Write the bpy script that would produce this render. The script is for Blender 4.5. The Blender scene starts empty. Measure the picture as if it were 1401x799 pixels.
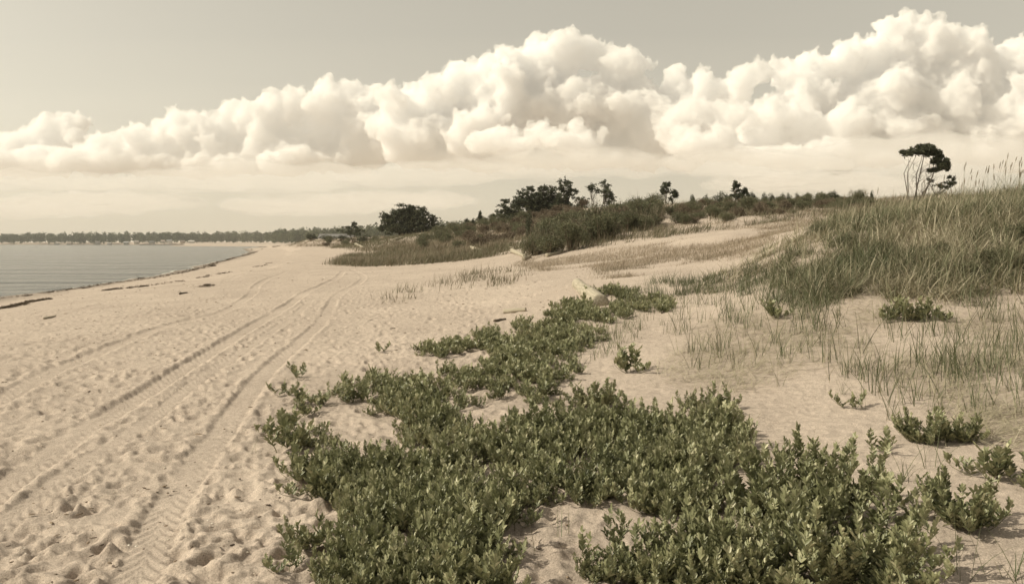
import bpy, math, random
import numpy as np
from mathutils import Vector, noise as mnoise

SC = bpy.context.scene
COL = SC.collection
rng = np.random.default_rng(7)
random.seed(7)
F = 1090.0            # focal length in photo pixels
U0, V0 = 700.5, 333.0 # optical column and horizon row of the photograph
HC = 2.4              # eye height above the water

# ------------------------------------------------------------------ camera
cam = bpy.data.cameras.new('camera')
cam_o = bpy.data.objects.new('camera', cam); COL.objects.link(cam_o)
cam.sensor_width = 36.0; cam.lens = F / 1401.0 * 36.0
cam.shift_y = -(399.5 - V0) / 1401.0
cam.clip_start = 0.05; cam.clip_end = 120000
cam_o.location = (0, 0, HC); cam_o.rotation_euler = (math.radians(90), 0, 0)
SC.camera = cam_o

# ------------------------------------------------------------------ light
SUN_AZ, SUN_EL = math.radians(-97), math.radians(43)
SC.view_settings.view_transform = 'Standard'; SC.view_settings.look = 'None'
SC.view_settings.exposure = 0.0; SC.view_settings.gamma = 1.0
w = bpy.data.worlds.new('World'); SC.world = w; w.use_nodes = True
nt = w.node_tree; nt.nodes.clear()
N = nt.nodes.new; L = nt.links.new
out = N('ShaderNodeOutputWorld'); bg = N('ShaderNodeBackground'); bg.inputs[1].default_value = 0.15
sky = N('ShaderNodeTexSky'); sky.sky_type = 'NISHITA'; sky.sun_disc = False
sky.sun_elevation = SUN_EL; sky.sun_rotation = SUN_AZ
sky.air_density = 1.0; sky.dust_density = 1.0; sky.ozone_density = 1.0; sky.altitude = 0
hsv = N('ShaderNodeHueSaturation'); hsv.inputs['Saturation'].default_value = 0.16
L(sky.outputs[0], hsv.inputs['Color'])
tint = N('ShaderNodeMix'); tint.data_type = 'RGBA'; tint.blend_type = 'MULTIPLY'; tint.inputs[0].default_value = 1
tint.inputs[7].default_value = (1.0, 0.902, 0.712, 1)
L(hsv.outputs[0], tint.inputs[6])
# faint stretched streaks of high thin cloud low in the sky
tc = N('ShaderNodeTexCoord'); mp = N('ShaderNodeMapping'); mp.inputs['Scale'].default_value = (1.6, 1.6, 11)
L(tc.outputs['Generated'], mp.inputs[0])
nz = N('ShaderNodeTexNoise'); nz.inputs['Scale'].default_value = 2.2; nz.inputs['Detail'].default_value = 7; nz.inputs['Roughness'].default_value = .55
L(mp.outputs[0], nz.inputs[0])
rp = N('ShaderNodeMapRange'); rp.inputs[1].default_value = .35; rp.inputs[2].default_value = .7; rp.inputs[3].default_value = .965; rp.inputs[4].default_value = 1.05
L(nz.outputs[0], rp.inputs[0])
sp = N('ShaderNodeSeparateXYZ'); L(tc.outputs['Generated'], sp.inputs[0])
lo = N('ShaderNodeMapRange'); lo.inputs[1].default_value = .2; lo.inputs[2].default_value = .09; lo.inputs[3].default_value = 0.1; lo.inputs[4].default_value = 1
L(sp.outputs[2], lo.inputs[0])
mx = N('ShaderNodeMix'); mx.data_type = 'FLOAT'; mx.inputs[2].default_value = 1.0
L(lo.outputs[0], mx.inputs[0]); L(rp.outputs[0], mx.inputs[3])
sc2 = N('ShaderNodeVectorMath'); sc2.operation = 'SCALE'
# a veil of thin cloud low in the sky, thicker away from the sun
az = N('ShaderNodeMapRange'); az.inputs[1].default_value = -.55; az.inputs[2].default_value = .5; az.inputs[3].default_value = .88; az.inputs[4].default_value = .64
L(sp.outputs[0], az.inputs[0])
ve = N('ShaderNodeMapRange'); ve.inputs[1].default_value = .34; ve.inputs[2].default_value = .08; ve.inputs[3].default_value = 0; ve.inputs[4].default_value = 1
L(sp.outputs[2], ve.inputs[0])
vm = N('ShaderNodeMix'); vm.data_type = 'FLOAT'; vm.inputs[2].default_value = .98; L(ve.outputs[0], vm.inputs[0]); L(az.outputs[0], vm.inputs[3])
mm = N('ShaderNodeMath'); mm.operation = 'MULTIPLY'; L(mx.outputs[0], mm.inputs[0]); L(vm.outputs[0], mm.inputs[1])
L(tint.outputs[2], sc2.inputs[0]); L(mm.outputs[0], sc2.inputs[3])
L(sc2.outputs[0], bg.inputs[0]); L(bg.outputs[0], out.inputs[0])

sl = bpy.data.lights.new('sun', 'SUN'); sl.energy = 4.2; sl.angle = math.radians(.6); sl.color = (1.0, .91, .72)
sun = bpy.data.objects.new('sun', sl); COL.objects.link(sun)
sdir = Vector((math.sin(SUN_AZ) * math.cos(SUN_EL), math.cos(SUN_AZ) * math.cos(SUN_EL), math.sin(SUN_EL)))
sun.rotation_euler = sdir.to_track_quat('Z', 'Y').to_euler(); sun.location = sdir * 50

cy = SC.cycles
cy.max_bounces = 24; cy.diffuse_bounces = 3; cy.glossy_bounces = 2; cy.transmission_bounces = 2
cy.transparent_max_bounces = 12; cy.volume_bounces = 24
cy.use_adaptive_sampling = True; cy.adaptive_threshold = 0.02
cy.use_denoising = True; cy.denoiser = 'OPENIMAGEDENOISE'
try: cy.denoising_prefilter = 'ACCURATE'
except Exception: pass
cy.caustics_reflective = False; cy.caustics_refractive = False

# ------------------------------------------------------------------ helpers
def P(u, v, y):
    """point seen at photo pixel (u, v) at distance y in front of the eye"""
    return ((u - U0) / F * y, y, HC + (V0 - v) / F * y)

def hsh(ix, iy, iz, seed=0):
    h = (ix.astype(np.int64) * 374761393 + iy.astype(np.int64) * 668265263 + iz.astype(np.int64) * 2147483647 + seed * 974634777) & 0xffffffff
    h = ((h ^ (h >> 13)) * 1274126177) & 0xffffffff
    h = ((h ^ (h >> 16)) * 2246822519) & 0xffffffff
    return ((h ^ (h >> 15)) & 0xffffff) / float(0xffffff)

def vn(x, y, z=None, seed=0):
    """value noise -1..1"""
    if z is None: z = np.zeros_like(x)
    ix, iy, iz = np.floor(x), np.floor(y), np.floor(z)
    fx, fy, fz = x - ix, y - iy, z - iz
    fx = fx * fx * fx * (fx * (fx * 6 - 15) + 10); fy = fy * fy * fy * (fy * (fy * 6 - 15) + 10); fz = fz * fz * fz * (fz * (fz * 6 - 15) + 10)
    def c(a, b, d): return hsh(ix + a, iy + b, iz + d, seed)
    def l(a, b, t): return a + (b - a) * t
    if not np.any(fz):
        return l(l(c(0,0,0), c(1,0,0), fx), l(c(0,1,0), c(1,1,0), fx), fy) * 2 - 1
    r0 = l(l(c(0,0,0), c(1,0,0), fx), l(c(0,1,0), c(1,1,0), fx), fy)
    r1 = l(l(c(0,0,1), c(1,0,1), fx), l(c(0,1,1), c(1,1,1), fx), fy)
    return l(r0, r1, fz) * 2 - 1

def fbm(x, y, z=None, o=4, seed=0, g=.5):
    s = np.zeros_like(x); a = 1.0; k = 1.0; t = 0
    for i in range(o):
        s = s + a * vn(x * k + i * 17.3, y * k - i * 9.1, None if z is None else z * k + i * 5.7, seed + i); t += a
        a *= g; k *= 2.03
    return s / t

def sstep(a, b, x):
    t = np.clip((x - a) / (b - a), 0, 1); return t * t * (3 - 2 * t)

def mesh_np(name, V, faces, mats=(), var=None, midx=None, smooth=True):
    """mesh from numpy vertices and a list of index arrays (n,3) or (n,4)"""
    V = np.asarray(V, dtype=np.float32)
    faces = [np.asarray(f, dtype=np.int32) for f in faces if len(f)]
    me = bpy.data.meshes.new(name)
    nl = sum(f.size for f in faces); nf = sum(len(f) for f in faces)
    me.vertices.add(len(V)); me.vertices.foreach_set('co', V.ravel())
    me.loops.add(nl); me.loops.foreach_set('vertex_index', np.concatenate([f.ravel() for f in faces]))
    tot = np.concatenate([np.full(len(f), f.shape[1], dtype=np.int32) for f in faces])
    st = np.concatenate([[0], np.cumsum(tot)[:-1]]).astype(np.int32)
    me.polygons.add(nf); me.polygons.foreach_set('loop_start', st); me.polygons.foreach_set('loop_total', tot)
    if midx is not None: me.polygons.foreach_set('material_index', np.asarray(midx, dtype=np.int32))
    me.polygons.foreach_set('use_smooth', np.full(nf, bool(smooth)))
    me.update(calc_edges=True)
    if var is not None:
        a = me.attributes.new('var', 'FLOAT', 'POINT'); a.data.foreach_set('value', np.asarray(var, dtype=np.float32))
    for m in mats: me.materials.append(m)
    return me

def link(name, me, parent=None, label=None, cat=None, group=None, kind=None, loc=None):
    o = bpy.data.objects.new(name, me); COL.objects.link(o)
    if parent is not None: o.parent = parent
    if loc is not None: o.location = loc
    if label: o['label'] = label
    if cat: o['category'] = cat
    if group: o['group'] = group
    if kind: o['kind'] = kind
    return o

def copy_tree(o, parent=None):
    c = o.copy(); COL.objects.link(c); c.parent = parent
    for ch in list(o.children): copy_tree(ch, c)
    return c

class MB:
    """collects pieces into one mesh"""
    def __init__(s): s.V = []; s.q = []; s.t = []; s.var = []; s.n = 0
    def add(s, V, q=None, t=None, var=0.5):
        V = np.asarray(V, dtype=float); s.V.append(V)
        if q is not None and len(q): s.q.append(np.asarray(q) + s.n)
        if t is not None and len(t): s.t.append(np.asarray(t) + s.n)
        s.var.append(np.full(len(V), var) if np.isscalar(var) else np.asarray(var)); s.n += len(V)
    def arr(s):
        return (np.concatenate(s.V), np.concatenate(s.q) if s.q else np.zeros((0, 4), int),
                np.concatenate(s.t) if s.t else np.zeros((0, 3), int), np.concatenate(s.var))
    def mesh(s, name, mats, smooth=True):
        V, q, t, va = s.arr(); return mesh_np(name, V, [q, t], mats, va, smooth=smooth)
    def tube(s, pts, rad, seg=6, var=.5, jit=0.0, cap=True):
        pts = [np.array(p, dtype=float) for p in pts]; n = len(pts); rings = []
        for i, p in enumerate(pts):
            d = pts[min(i + 1, n - 1)] - pts[max(i - 1, 0)]; d = d / (np.linalg.norm(d) + 1e-9)
            a = np.cross(d, [0, 0, 1.0]) if abs(d[2]) < .9 else np.cross(d, [0, 1.0, 0]); a /= np.linalg.norm(a) + 1e-9
            b = np.cross(d, a)
            th = np.arange(seg) / seg * 2 * math.pi
            r = rad[i] * (1 + jit * (np.array([hsh(np.array([k]), np.array([i]), np.array([int(p[0] * 50)]))[0] for k in range(seg)]) - .5))
            rings.append(p + (np.cos(th) * r)[:, None] * a + (np.sin(th) * r)[:, None] * b)
        V = np.concatenate(rings); q = []
        for i in range(n - 1):
            for k in range(seg):
                q.append((i * seg + k, i * seg + (k + 1) % seg, (i + 1) * seg + (k + 1) % seg, (i + 1) * seg + k))
        t = []
        if cap:
            V = np.concatenate([V, [pts[0], pts[-1]]])
            for k in range(seg):
                t.append((n * seg, (k + 1) % seg, k)); t.append((n * seg + 1, (n - 1) * seg + k, (n - 1) * seg + (k + 1) % seg))
        s.add(V, q, t, var)

def ico(sub):
    import bmesh
    bm = bmesh.new(); bmesh.ops.create_icosphere(bm, subdivisions=sub, radius=1)
    V = np.array([v.co[:] for v in bm.verts]); T = np.array([[v.index for v in f.verts] for f in bm.faces]); bm.free()
    return V, T
ICO = {k: ico(k) for k in (1, 2, 3)}

# ---- materials
def mat(name):
    m = bpy.data.materials.new(name); m.use_nodes = True
    return m, m.node_tree, m.node_tree.nodes['Principled BSDF']

def leafy(name, ramp, rough=.55, trans=.25, tcol=None, spec=.3):
    """foliage: colour from the per-plant / per-leaf value, a little light let through"""
    m, t, b = mat(name); n = t.nodes.new; l = t.links.new
    at = n('ShaderNodeAttribute'); at.attribute_name = 'var'
    cr = n('ShaderNodeValToRGB'); cr.color_ramp.elements[0].position = ramp[0][0]; cr.color_ramp.elements[0].color = (*ramp[0][1], 1)
    cr.color_ramp.elements[1].position = ramp[-1][0]; cr.color_ramp.elements[1].color = (*ramp[-1][1], 1)
    for p, c in ramp[1:-1]:
        e = cr.color_ramp.elements.new(p); e.color = (*c, 1)
    l(at.outputs['Fac'], cr.inputs[0]); l(cr.outputs[0], b.inputs['Base Color'])
    b.inputs['Roughness'].default_value = rough; b.inputs['Specular IOR Level'].default_value = spec
    if trans > 0:
        tr = n('ShaderNodeBsdfTranslucent'); mxs = n('ShaderNodeMixShader'); mxs.inputs[0].default_value = trans
        l(cr.outputs[0], tr.inputs[0]); l(b.outputs[0], mxs.inputs[1]); l(tr.outputs[0], mxs.inputs[2])
        l(mxs.outputs[0], t.nodes['Material Output'].inputs[0])
    return m
# ------------------------------------------------------------------ terrain
CP = []   # (x, y, z)
for u, v, y in [
    (0,799,3.7),(350,799,3.7),(700,799,3.6),(1050,799,3.5),(1400,799,3.4),
    (0,700,4.7),(350,700,4.7),(700,700,4.55),(1050,700,4.3),(1400,700,4.1),
    (0,600,6.5),(350,600,6.5),(700,600,6.2),(1050,600,5.8),(1400,600,5.4),
    (0,500,10.5),(350,500,10.4),(700,500,9.6),(1050,500,8.4),(1400,500,7.4),
    (0,440,17.5),(350,440,16.2),(700,440,14),(1050,440,10.6),(1400,440,9.2),
    (200,410,24),(350,410,22),(600,410,20),(700,410,18),(850,410,15),(1050,410,12),(1400,410,10.2),
    (300,380,38),(500,380,34),(650,380,27),(790,392,18.0),(900,380,18),(1000,392,14.5),
    (330,360,65),(450,360,55),(600,360,45),(720,358,36),(850,350,31),(950,342,27),(1050,356,19),
    (400,345,125),(500,347,85),(600,348,65),(680,345,48),
    (430,334,350),(360,336,400),(420,336,280),
    (490,336,140),(470,326,210),(560,322,130),(560,336,92),(600,330,95),(640,312,110),(640,334,72),(700,303,95),(700,330,58),(780,289,90),(780,322,46),(850,289,75),
    (850,318,42),(950,322,34),(950,285,55),(1050,281,55),(1050,312,34),(1150,281,50),(1150,306,30),
    (1100,380,13),(1100,345,15),(1100,316,18),(1180,385,12),(1180,335,14.5),(1180,305,17),(1250,380,11.8),(1250,340,13.3),(1250,304,15.5),(1250,294,17.5),
    (1400,380,10.9),(1400,340,12.2),(1400,302,14.2),(1400,292,16.5),
    (1265,284,45),(1400,277,40),(1150,284,80),(1400,285,90),(900,286,95),
    (1300,286,28),(1180,296,26)]:
    CP.append(P(u, v, y))
CP += [(-18,17,.55),(-17,8,.7),(-12,2,.8),(-5,1,.82),(0,1.2,.86),(6,1.5,1.0),(15,3,1.7),(22,8,2.5),(24,2,2.2),(0,200,4.5),(60,200,5),(150,220,5),(-40,210,3.2),(200,120,5),(100,80,5.5),
       (-5,500,5),(200,500,6),(400,300,6),(-120,700,3),(300,2000,8),(-200,1200,4),(-1000,1500,3),(0,15000,10),(1500,6000,10),(-4000,3000,5)]
CP = np.array(CP)

def warp(x, y):
    r = np.sqrt(x * x + y * y) + 1e-6
    return np.clip(np.arctan2(x, y), -1.7, 1.7) * 1.6, np.log(np.maximum(r, .8))

def tps_fit(P_, z, lam=2e-3):
    n = len(P_); d = np.linalg.norm(P_[:, None] - P_[None], axis=2)
    K = np.where(d > 0, d * d * np.log(np.maximum(d, 1e-9)), 0) + lam * np.eye(n)
    A = np.zeros((n + 3, n + 3)); A[:n, :n] = K; A[:n, n] = 1; A[:n, n + 1:] = P_; A[n, :n] = 1; A[n + 1:, :n] = P_.T
    return np.linalg.solve(A, np.concatenate([z, np.zeros(3)]))
_a, _b = warp(CP[:, 0], CP[:, 1]); CW = np.stack([_a, _b], 1)
# fit log-scaled height relative to distance so that near and far ground are equally smooth
WT = tps_fit(CW, CP[:, 2] / (1 + .02 * np.exp(_b)))
GA = np.linspace(-1.7 * 1.6, 1.7 * 1.6, 420); GB = np.linspace(math.log(.8), math.log(40000), 700)
def _grid():
    A, B = np.meshgrid(GA, GB, indexing='ij'); pts = np.stack([A.ravel(), B.ravel()], 1); outv = np.zeros(len(pts))
    n = len(CW)
    for s in range(0, len(pts), 20000):
        q = pts[s:s + 20000]; d2 = ((q[:, None] - CW[None]) ** 2).sum(2)
        outv[s:s + 20000] = (np.where(d2 > 0, .5 * d2 * np.log(np.maximum(d2, 1e-18)), 0)) @ WT[:n] + WT[n] + q @ WT[n + 1:]
    return outv.reshape(A.shape) * (1 + .02 * np.exp(B))
GZ = _grid()
SHORE = np.array([(-21,-3000),(-20,0),(-20.5,20),(-22.7,35),(-25.6,56),(-34.7,90),(-50,145),(-72,218),(-112,330),(-158,505),(-172,560),(-205,600),(-260,640),(-330,760),(-370,950),(-480,1220),(-700,1330),(-900,1360),(-2600,1400),(-9000,1500)], float)

def shore_dist(x, y):
    """signed distance to the waterline, positive on land"""
    best = np.full(x.shape, 1e18)
    for a, b in zip(SHORE[:-1], SHORE[1:]):
        ab = b - a; t = np.clip(((x - a[0]) * ab[0] + (y - a[1]) * ab[1]) / (ab @ ab), 0, 1)
        best = np.minimum(best, (x - a[0] - t * ab[0]) ** 2 + (y - a[1] - t * ab[1]) ** 2)
    poly = np.vstack([SHORE, [(-9000, -3000)]]); ins = np.zeros(x.shape, bool); j = len(poly) - 1
    for i in range(len(poly)):
        xi, yi = poly[i]; xj, yj = poly[j]
        ins ^= ((yi > y) != (yj > y)) & (x < (xj - xi) * (y - yi) / (yj - yi + 1e-12) + xi); j = i
    return np.where(ins, -1, 1) * np.sqrt(best)

def H(x, y, fine=True):
    """ground height without small marks"""
    x = np.asarray(x, float); y = np.asarray(y, float)
    a, b = warp(x, y); fa = (a - GA[0]) / (GA[1] - GA[0]); fb = (b - GB[0]) / (GB[1] - GB[0])
    ia = np.clip(fa.astype(int), 0, len(GA) - 2); ib = np.clip(fb.astype(int), 0, len(GB) - 2); fa = np.clip(fa - ia, 0, 1); fb = np.clip(fb - ib, 0, 1)
    z = (GZ[ia, ib] * (1 - fa) + GZ[ia + 1, ib] * fa) * (1 - fb) + (GZ[ia, ib + 1] * (1 - fa) + GZ[ia + 1, ib + 1] * fa) * fb
    z = np.clip(z, -5, 12)
    s = shore_dist(x, y)
    w_ = 1.2 * fbm(x * .12, y * .12, o=3, seed=5)
    s = s + w_ * sstep(0, 12, y)
    g = np.where(s < 0, s * .07, s * .085)
    g = np.maximum(g, -2.5); g = np.where(s > 9, .765 + (s - 9) * .35, g)
    k = .12; hh = np.clip(.5 + .5 * (g - z) / k, 0, 1)
    z = g * (1 - hh) + z * hh - k * hh * (1 - hh)
    r = np.sqrt(x * x + y * y)
    dune = sstep(.0, 2.2, z - .9 - .002 * r) * sstep(8, 16, r)
    z = z + dune * (.35 * fbm(x * .22, y * .16, o=4, seed=11) + .9 * fbm(x * .05, y * .05, o=3, seed=12) * sstep(30, 90, r)) * (1 - sstep(500, 900, r))
    if fine:
        z = z + (.03 * fbm(x * .9, y * .9, o=3, seed=3)) * sstep(.05, .4, z) * (1 - sstep(60, 120, r))
    return z

def px_of(x, y, z):
    return U0 + x / y * F, V0 - (z - HC) / y * F

_rr = np.exp(np.linspace(math.log(2.4), math.log(1500), 1500))
def ground(u, v, ymin=0.0):
    """first point of the ground met by the sight line through photo pixel (u, v)"""
    ys = _rr[_rr > ymin]; x = (u - U0) / F * ys; zl = HC + (V0 - v) / F * ys
    d = zl - H(x, ys); i = int(np.argmax(d < 0))
    if d[i] >= 0: i = len(ys) - 1
    return float(x[i]), float(ys[i]), float(H(np.array([x[i]]), np.array([ys[i]]))[0])

# tyre tracks, as centre lines on the sand, from photo points
def line_px(pts, step=.25):
    g = np.array([ground(u, v)[:2] for u, v in pts]); d = np.concatenate([[0], np.cumsum(np.linalg.norm(np.diff(g, axis=0), axis=1))])
    # smooth resampling (Catmull-Rom)
    s = np.arange(0, d[-1], step); o_ = []
    for k in s:
        i = min(np.searchsorted(d, k, side='right') - 1, len(g) - 2); t = (k - d[i]) / (d[i + 1] - d[i] + 1e-9)
        p0, p1, p2, p3 = g[max(i - 1, 0)], g[i], g[i + 1], g[min(i + 2, len(g) - 1)]
        o_.append(.5 * ((2 * p1) + (-p0 + p2) * t + (2 * p0 - 5 * p1 + 4 * p2 - p3) * t * t + (-p0 + 3 * p1 - 3 * p2 + p3) * t ** 3))
    return np.array(o_)
TRACKS = [ # points, half width, depth, tread
    ([(-60,570),(0,547),(60,515),(110,492),(180,464),(250,440),(312,424),(345,402),(352,390),(368,381),(392,372)], .13, .040, 1.0),
    ([(-90,745),(0,668),(55,632),(95,600),(180,548),(250,504),(320,462),(375,430),(402,412),(418,400),(445,388),(462,380),(470,371)], .13, .05, 1.0),
    ([(-90,800),(0,720),(60,675),(110,637),(190,585),(262,527),(330,482),(385,444),(412,424),(425,410)], .09, .015, .8),
    ([(160,830),(196,770),(226,700),(262,650),(288,612),(305,590),(322,562),(352,522),(384,490),(412,466),(440,440),(455,414),(466,401),(490,388),(497,378),(480,368)], .12, .034, .9),
    ([(-40,470),(60,440),(160,412),(250,398),(320,380),(352,368),(365,355)], .12, .012, .3)]
TL = [(line_px(p), hw, dp, tr) for p, hw, dp, tr in TRACKS]

def build_terrain():
    th_in = np.linspace(-.62, .62, 1060); th_o = np.linspace(.62, math.pi, 90)[1:]
    th = np.concatenate([-th_o[::-1], th_in, th_o])[:-1]
    rs = list(np.linspace(.05, 3.2, 22)); r = 3.2
    while r < 45000:
        r += max(.0085, min(r * r / 1350, (.0068 if r < 130 else .035) * r)); rs.append(r)
    rs = np.array(rs); nt_, nr = len(th), len(rs)
    R, T = np.meshgrid(rs, th, indexing='ij'); X = R * np.sin(T); Y = R * np.cos(T)
    Z = H(X.ravel(), Y.ravel()).reshape(X.shape)
    s = shore_dist(X.ravel(), Y.ravel()).reshape(X.shape)
    near = (rs < 70).nonzero()[0][-1] + 1
    x, y, z = X[:near], Y[:near], Z[:near]
    beach = sstep(.5, 4, s[:near]) * (1 - sstep(1.02, 1.35, z)) * (1 - sstep(-1.0, 2.5, x - .02 * (y - 5) ** 1.0 * 2.0))
    sand2 = .6 + .4 * beach
    d = np.zeros_like(z)
    # trampled, wind-softened lumps
    n1 = fbm(x * 2.6, y * 2.6, o=3, seed=31); n2 = fbm(x * 6.5, y * 6.5, o=3, seed=41)
    d += (.007 * n1 + .006 * n2 + .006 * fbm(x * 15, y * 15, o=2, seed=47) + .011 * (.35 - np.abs(vn(x * 5 + n2, y * 7.5, seed=48))) * (1 - sstep(15, 30, R[:near]))) * sand2
    pit = np.maximum(0, vn(x * 3.1 + 2 * n1, y * 3.4, seed=55) - .35); d -= .022 * pit * beach
    d += .0035 * fbm(x * 26, y * 26, o=2, seed=61) * (1 - sstep(8, 20, R[:near]))
    # small wind ripples on the dune sand
    d += .0025 * np.sin((x * 2.2 + y * 9 + 2.5 * n1) * 5.5) * (1 - beach) * (1 - sstep(9, 22, R[:near])) * sstep(-.2, .3, fbm(x * .8, y * .8, o=2, seed=71))
    # footprints
    r_ = np.random.default_rng(4)
    fps = []
    for _ in range(4800):
        fy = 3.0 * (45 / 3.0) ** r_.uniform() ; fx = r_.uniform(-.72, .12 + .02) * fy
        fps.append((fx, fy, r_.uniform(0, 6.28), r_.uniform(.028, .078), r_.uniform(.012, .034)))
    for _ in range(16):   # walking lines
        px, py, a = r_.uniform(-8, 0), r_.uniform(3, 12), r_.normal(0, .35) - .15
        for k in range(26):
            fps.append((px + (.12 if k % 2 else -.12) * math.cos(a), py, a + r_.normal(0, .15), r_.uniform(.06, .075), r_.uniform(.03, .045)))
            px += math.sin(a) * .62; py += math.cos(a) * .62; a += r_.normal(0, .05)
    for u, v in [(697,404),(722,398),(735,386),(742,378),(752,371),(668,410),(655,415),(708,392),(727,404),(745,392),(640,420),(690,414)]:
        g = ground(u, v); fps.append((g[0], g[1], r_.uniform(0, 3), .10, .05))
    for fx, fy, a, wd, dp in fps:
        rr = math.hypot(fx, fy); tt = math.atan2(fx, fy)
        if rr < 3.1 or abs(tt) > .61: continue
        ext = wd * 4.2
        i0, i1 = np.searchsorted(rs, rr - ext), np.searchsorted(rs, rr + ext); j0, j1 = np.searchsorted(th, tt - ext / rr), np.searchsorted(th, tt + ext / rr)
        i1 = min(i1, near)
        if i1 <= i0: continue
        qx, qy = X[i0:i1, j0:j1] - fx, Y[i0:i1, j0:j1] - fy
        ca, sa = math.cos(a), math.sin(a); lx, ly = (qx * ca - qy * sa) / wd, (qx * sa + qy * ca) / (wd * 1.9)
        q = np.sqrt(lx * lx + ly * ly) * (1 + .25 * n1[i0:i1, j0:j1])
        zc = z[i0:i1, j0:j1]
        ok = beach[i0:i1, j0:j1] if fy < 17 else np.ones_like(q)
        d[i0:i1, j0:j1] += ok * ((-dp * (1 - sstep(.45, 1.05, q)) + dp * .3 * np.exp(-((q - 1.35) / .32) ** 2)) * .68)
    # tyre tracks
    for pl, hw, dp, tr in TL:
        m_ = (x > pl[:, 0].min() - .8) & (x < pl[:, 0].max() + .8) & (y > max(2.9, pl[:, 1].min() - .8)) & (y < pl[:, 1].max() + .8)
        ii = np.flatnonzero(m_.ravel()); qx, qy = x.ravel()[ii], y.ravel()[ii]
        best = np.full(len(ii), 1e9); arc = np.zeros(len(ii)); side = np.zeros(len(ii)); acc = 0
        for a, b in zip(pl[:-1], pl[1:]):
            ab = b - a; ln = np.linalg.norm(ab)
            if ln < 1e-6: continue
            mm = np.abs(qy - (a[1] + b[1]) / 2) < 1.2
            t = np.clip(((qx[mm] - a[0]) * ab[0] + (qy[mm] - a[1]) * ab[1]) / (ln * ln), 0, 1)
            dx, dy = qx[mm] - a[0] - t * ab[0], qy[mm] - a[1] - t * ab[1]; dd = dx * dx + dy * dy
            up = dd < best[mm]; idx = np.flatnonzero(mm)[up]
            best[idx] = dd[up]; arc[idx] = acc + t[up] * ln; side[idx] = np.sign(dx * ab[1] - dy * ab[0])[up]; acc += ln
        q = np.sqrt(best); lat = q * side
        vis = .4 + .6 * sstep(-.35, .35, fbm(arc * .35, np.zeros_like(arc), o=2, seed=91))
        inside = 1 - sstep(hw * .8, hw * 1.25, q)
        rim = np.exp(-((q - hw * 1.45) / (hw * .38)) ** 2)
        tread = np.sin((arc + np.abs(lat) * 1.5) * 2 * math.pi / .12) * (np.abs(lat) > hw * .12)
        lug = np.maximum(0, np.sin((arc) * 2 * math.pi / .10)) * np.exp(-((q - hw * 1.05) / (hw * .35)) ** 2)
        df = d.ravel(); keep = df[ii] * (1 - .9 * inside)
        df[ii] = keep + vis * (-.6 * dp * inside + .28 * dp * rim + (tr * .0045 * tread * inside - tr * .017 * lug * (side > 0) - tr * .006 * lug) * (1 - sstep(9, 16, qy)))
        d = df.reshape(d.shape)
    Z[:near] += d * sstep(.02, .25, z)
    V = np.stack([X, Y, Z], 2).reshape(-1, 3)
    ii = np.arange(nr - 1)[:, None] * nt_; jj = np.arange(nt_)[None]
    j2 = (jj + 1) % nt_
    q = np.stack([ii + jj, ii + j2, ii + nt_ + j2, ii + nt_ + jj], 2).reshape(-1, 4)
    V = np.concatenate([V, [[0, 0, V[0, 2]]]]); c = len(V) - 1
    t = np.array([[c, (k + 1) % nt_, k] for k in range(nt_)])
    # normals up: ring order is clockwise seen from above, so flip
    q = q[:, ::-1]; t = t[:, ::-1]
    return V, q, t

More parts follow.
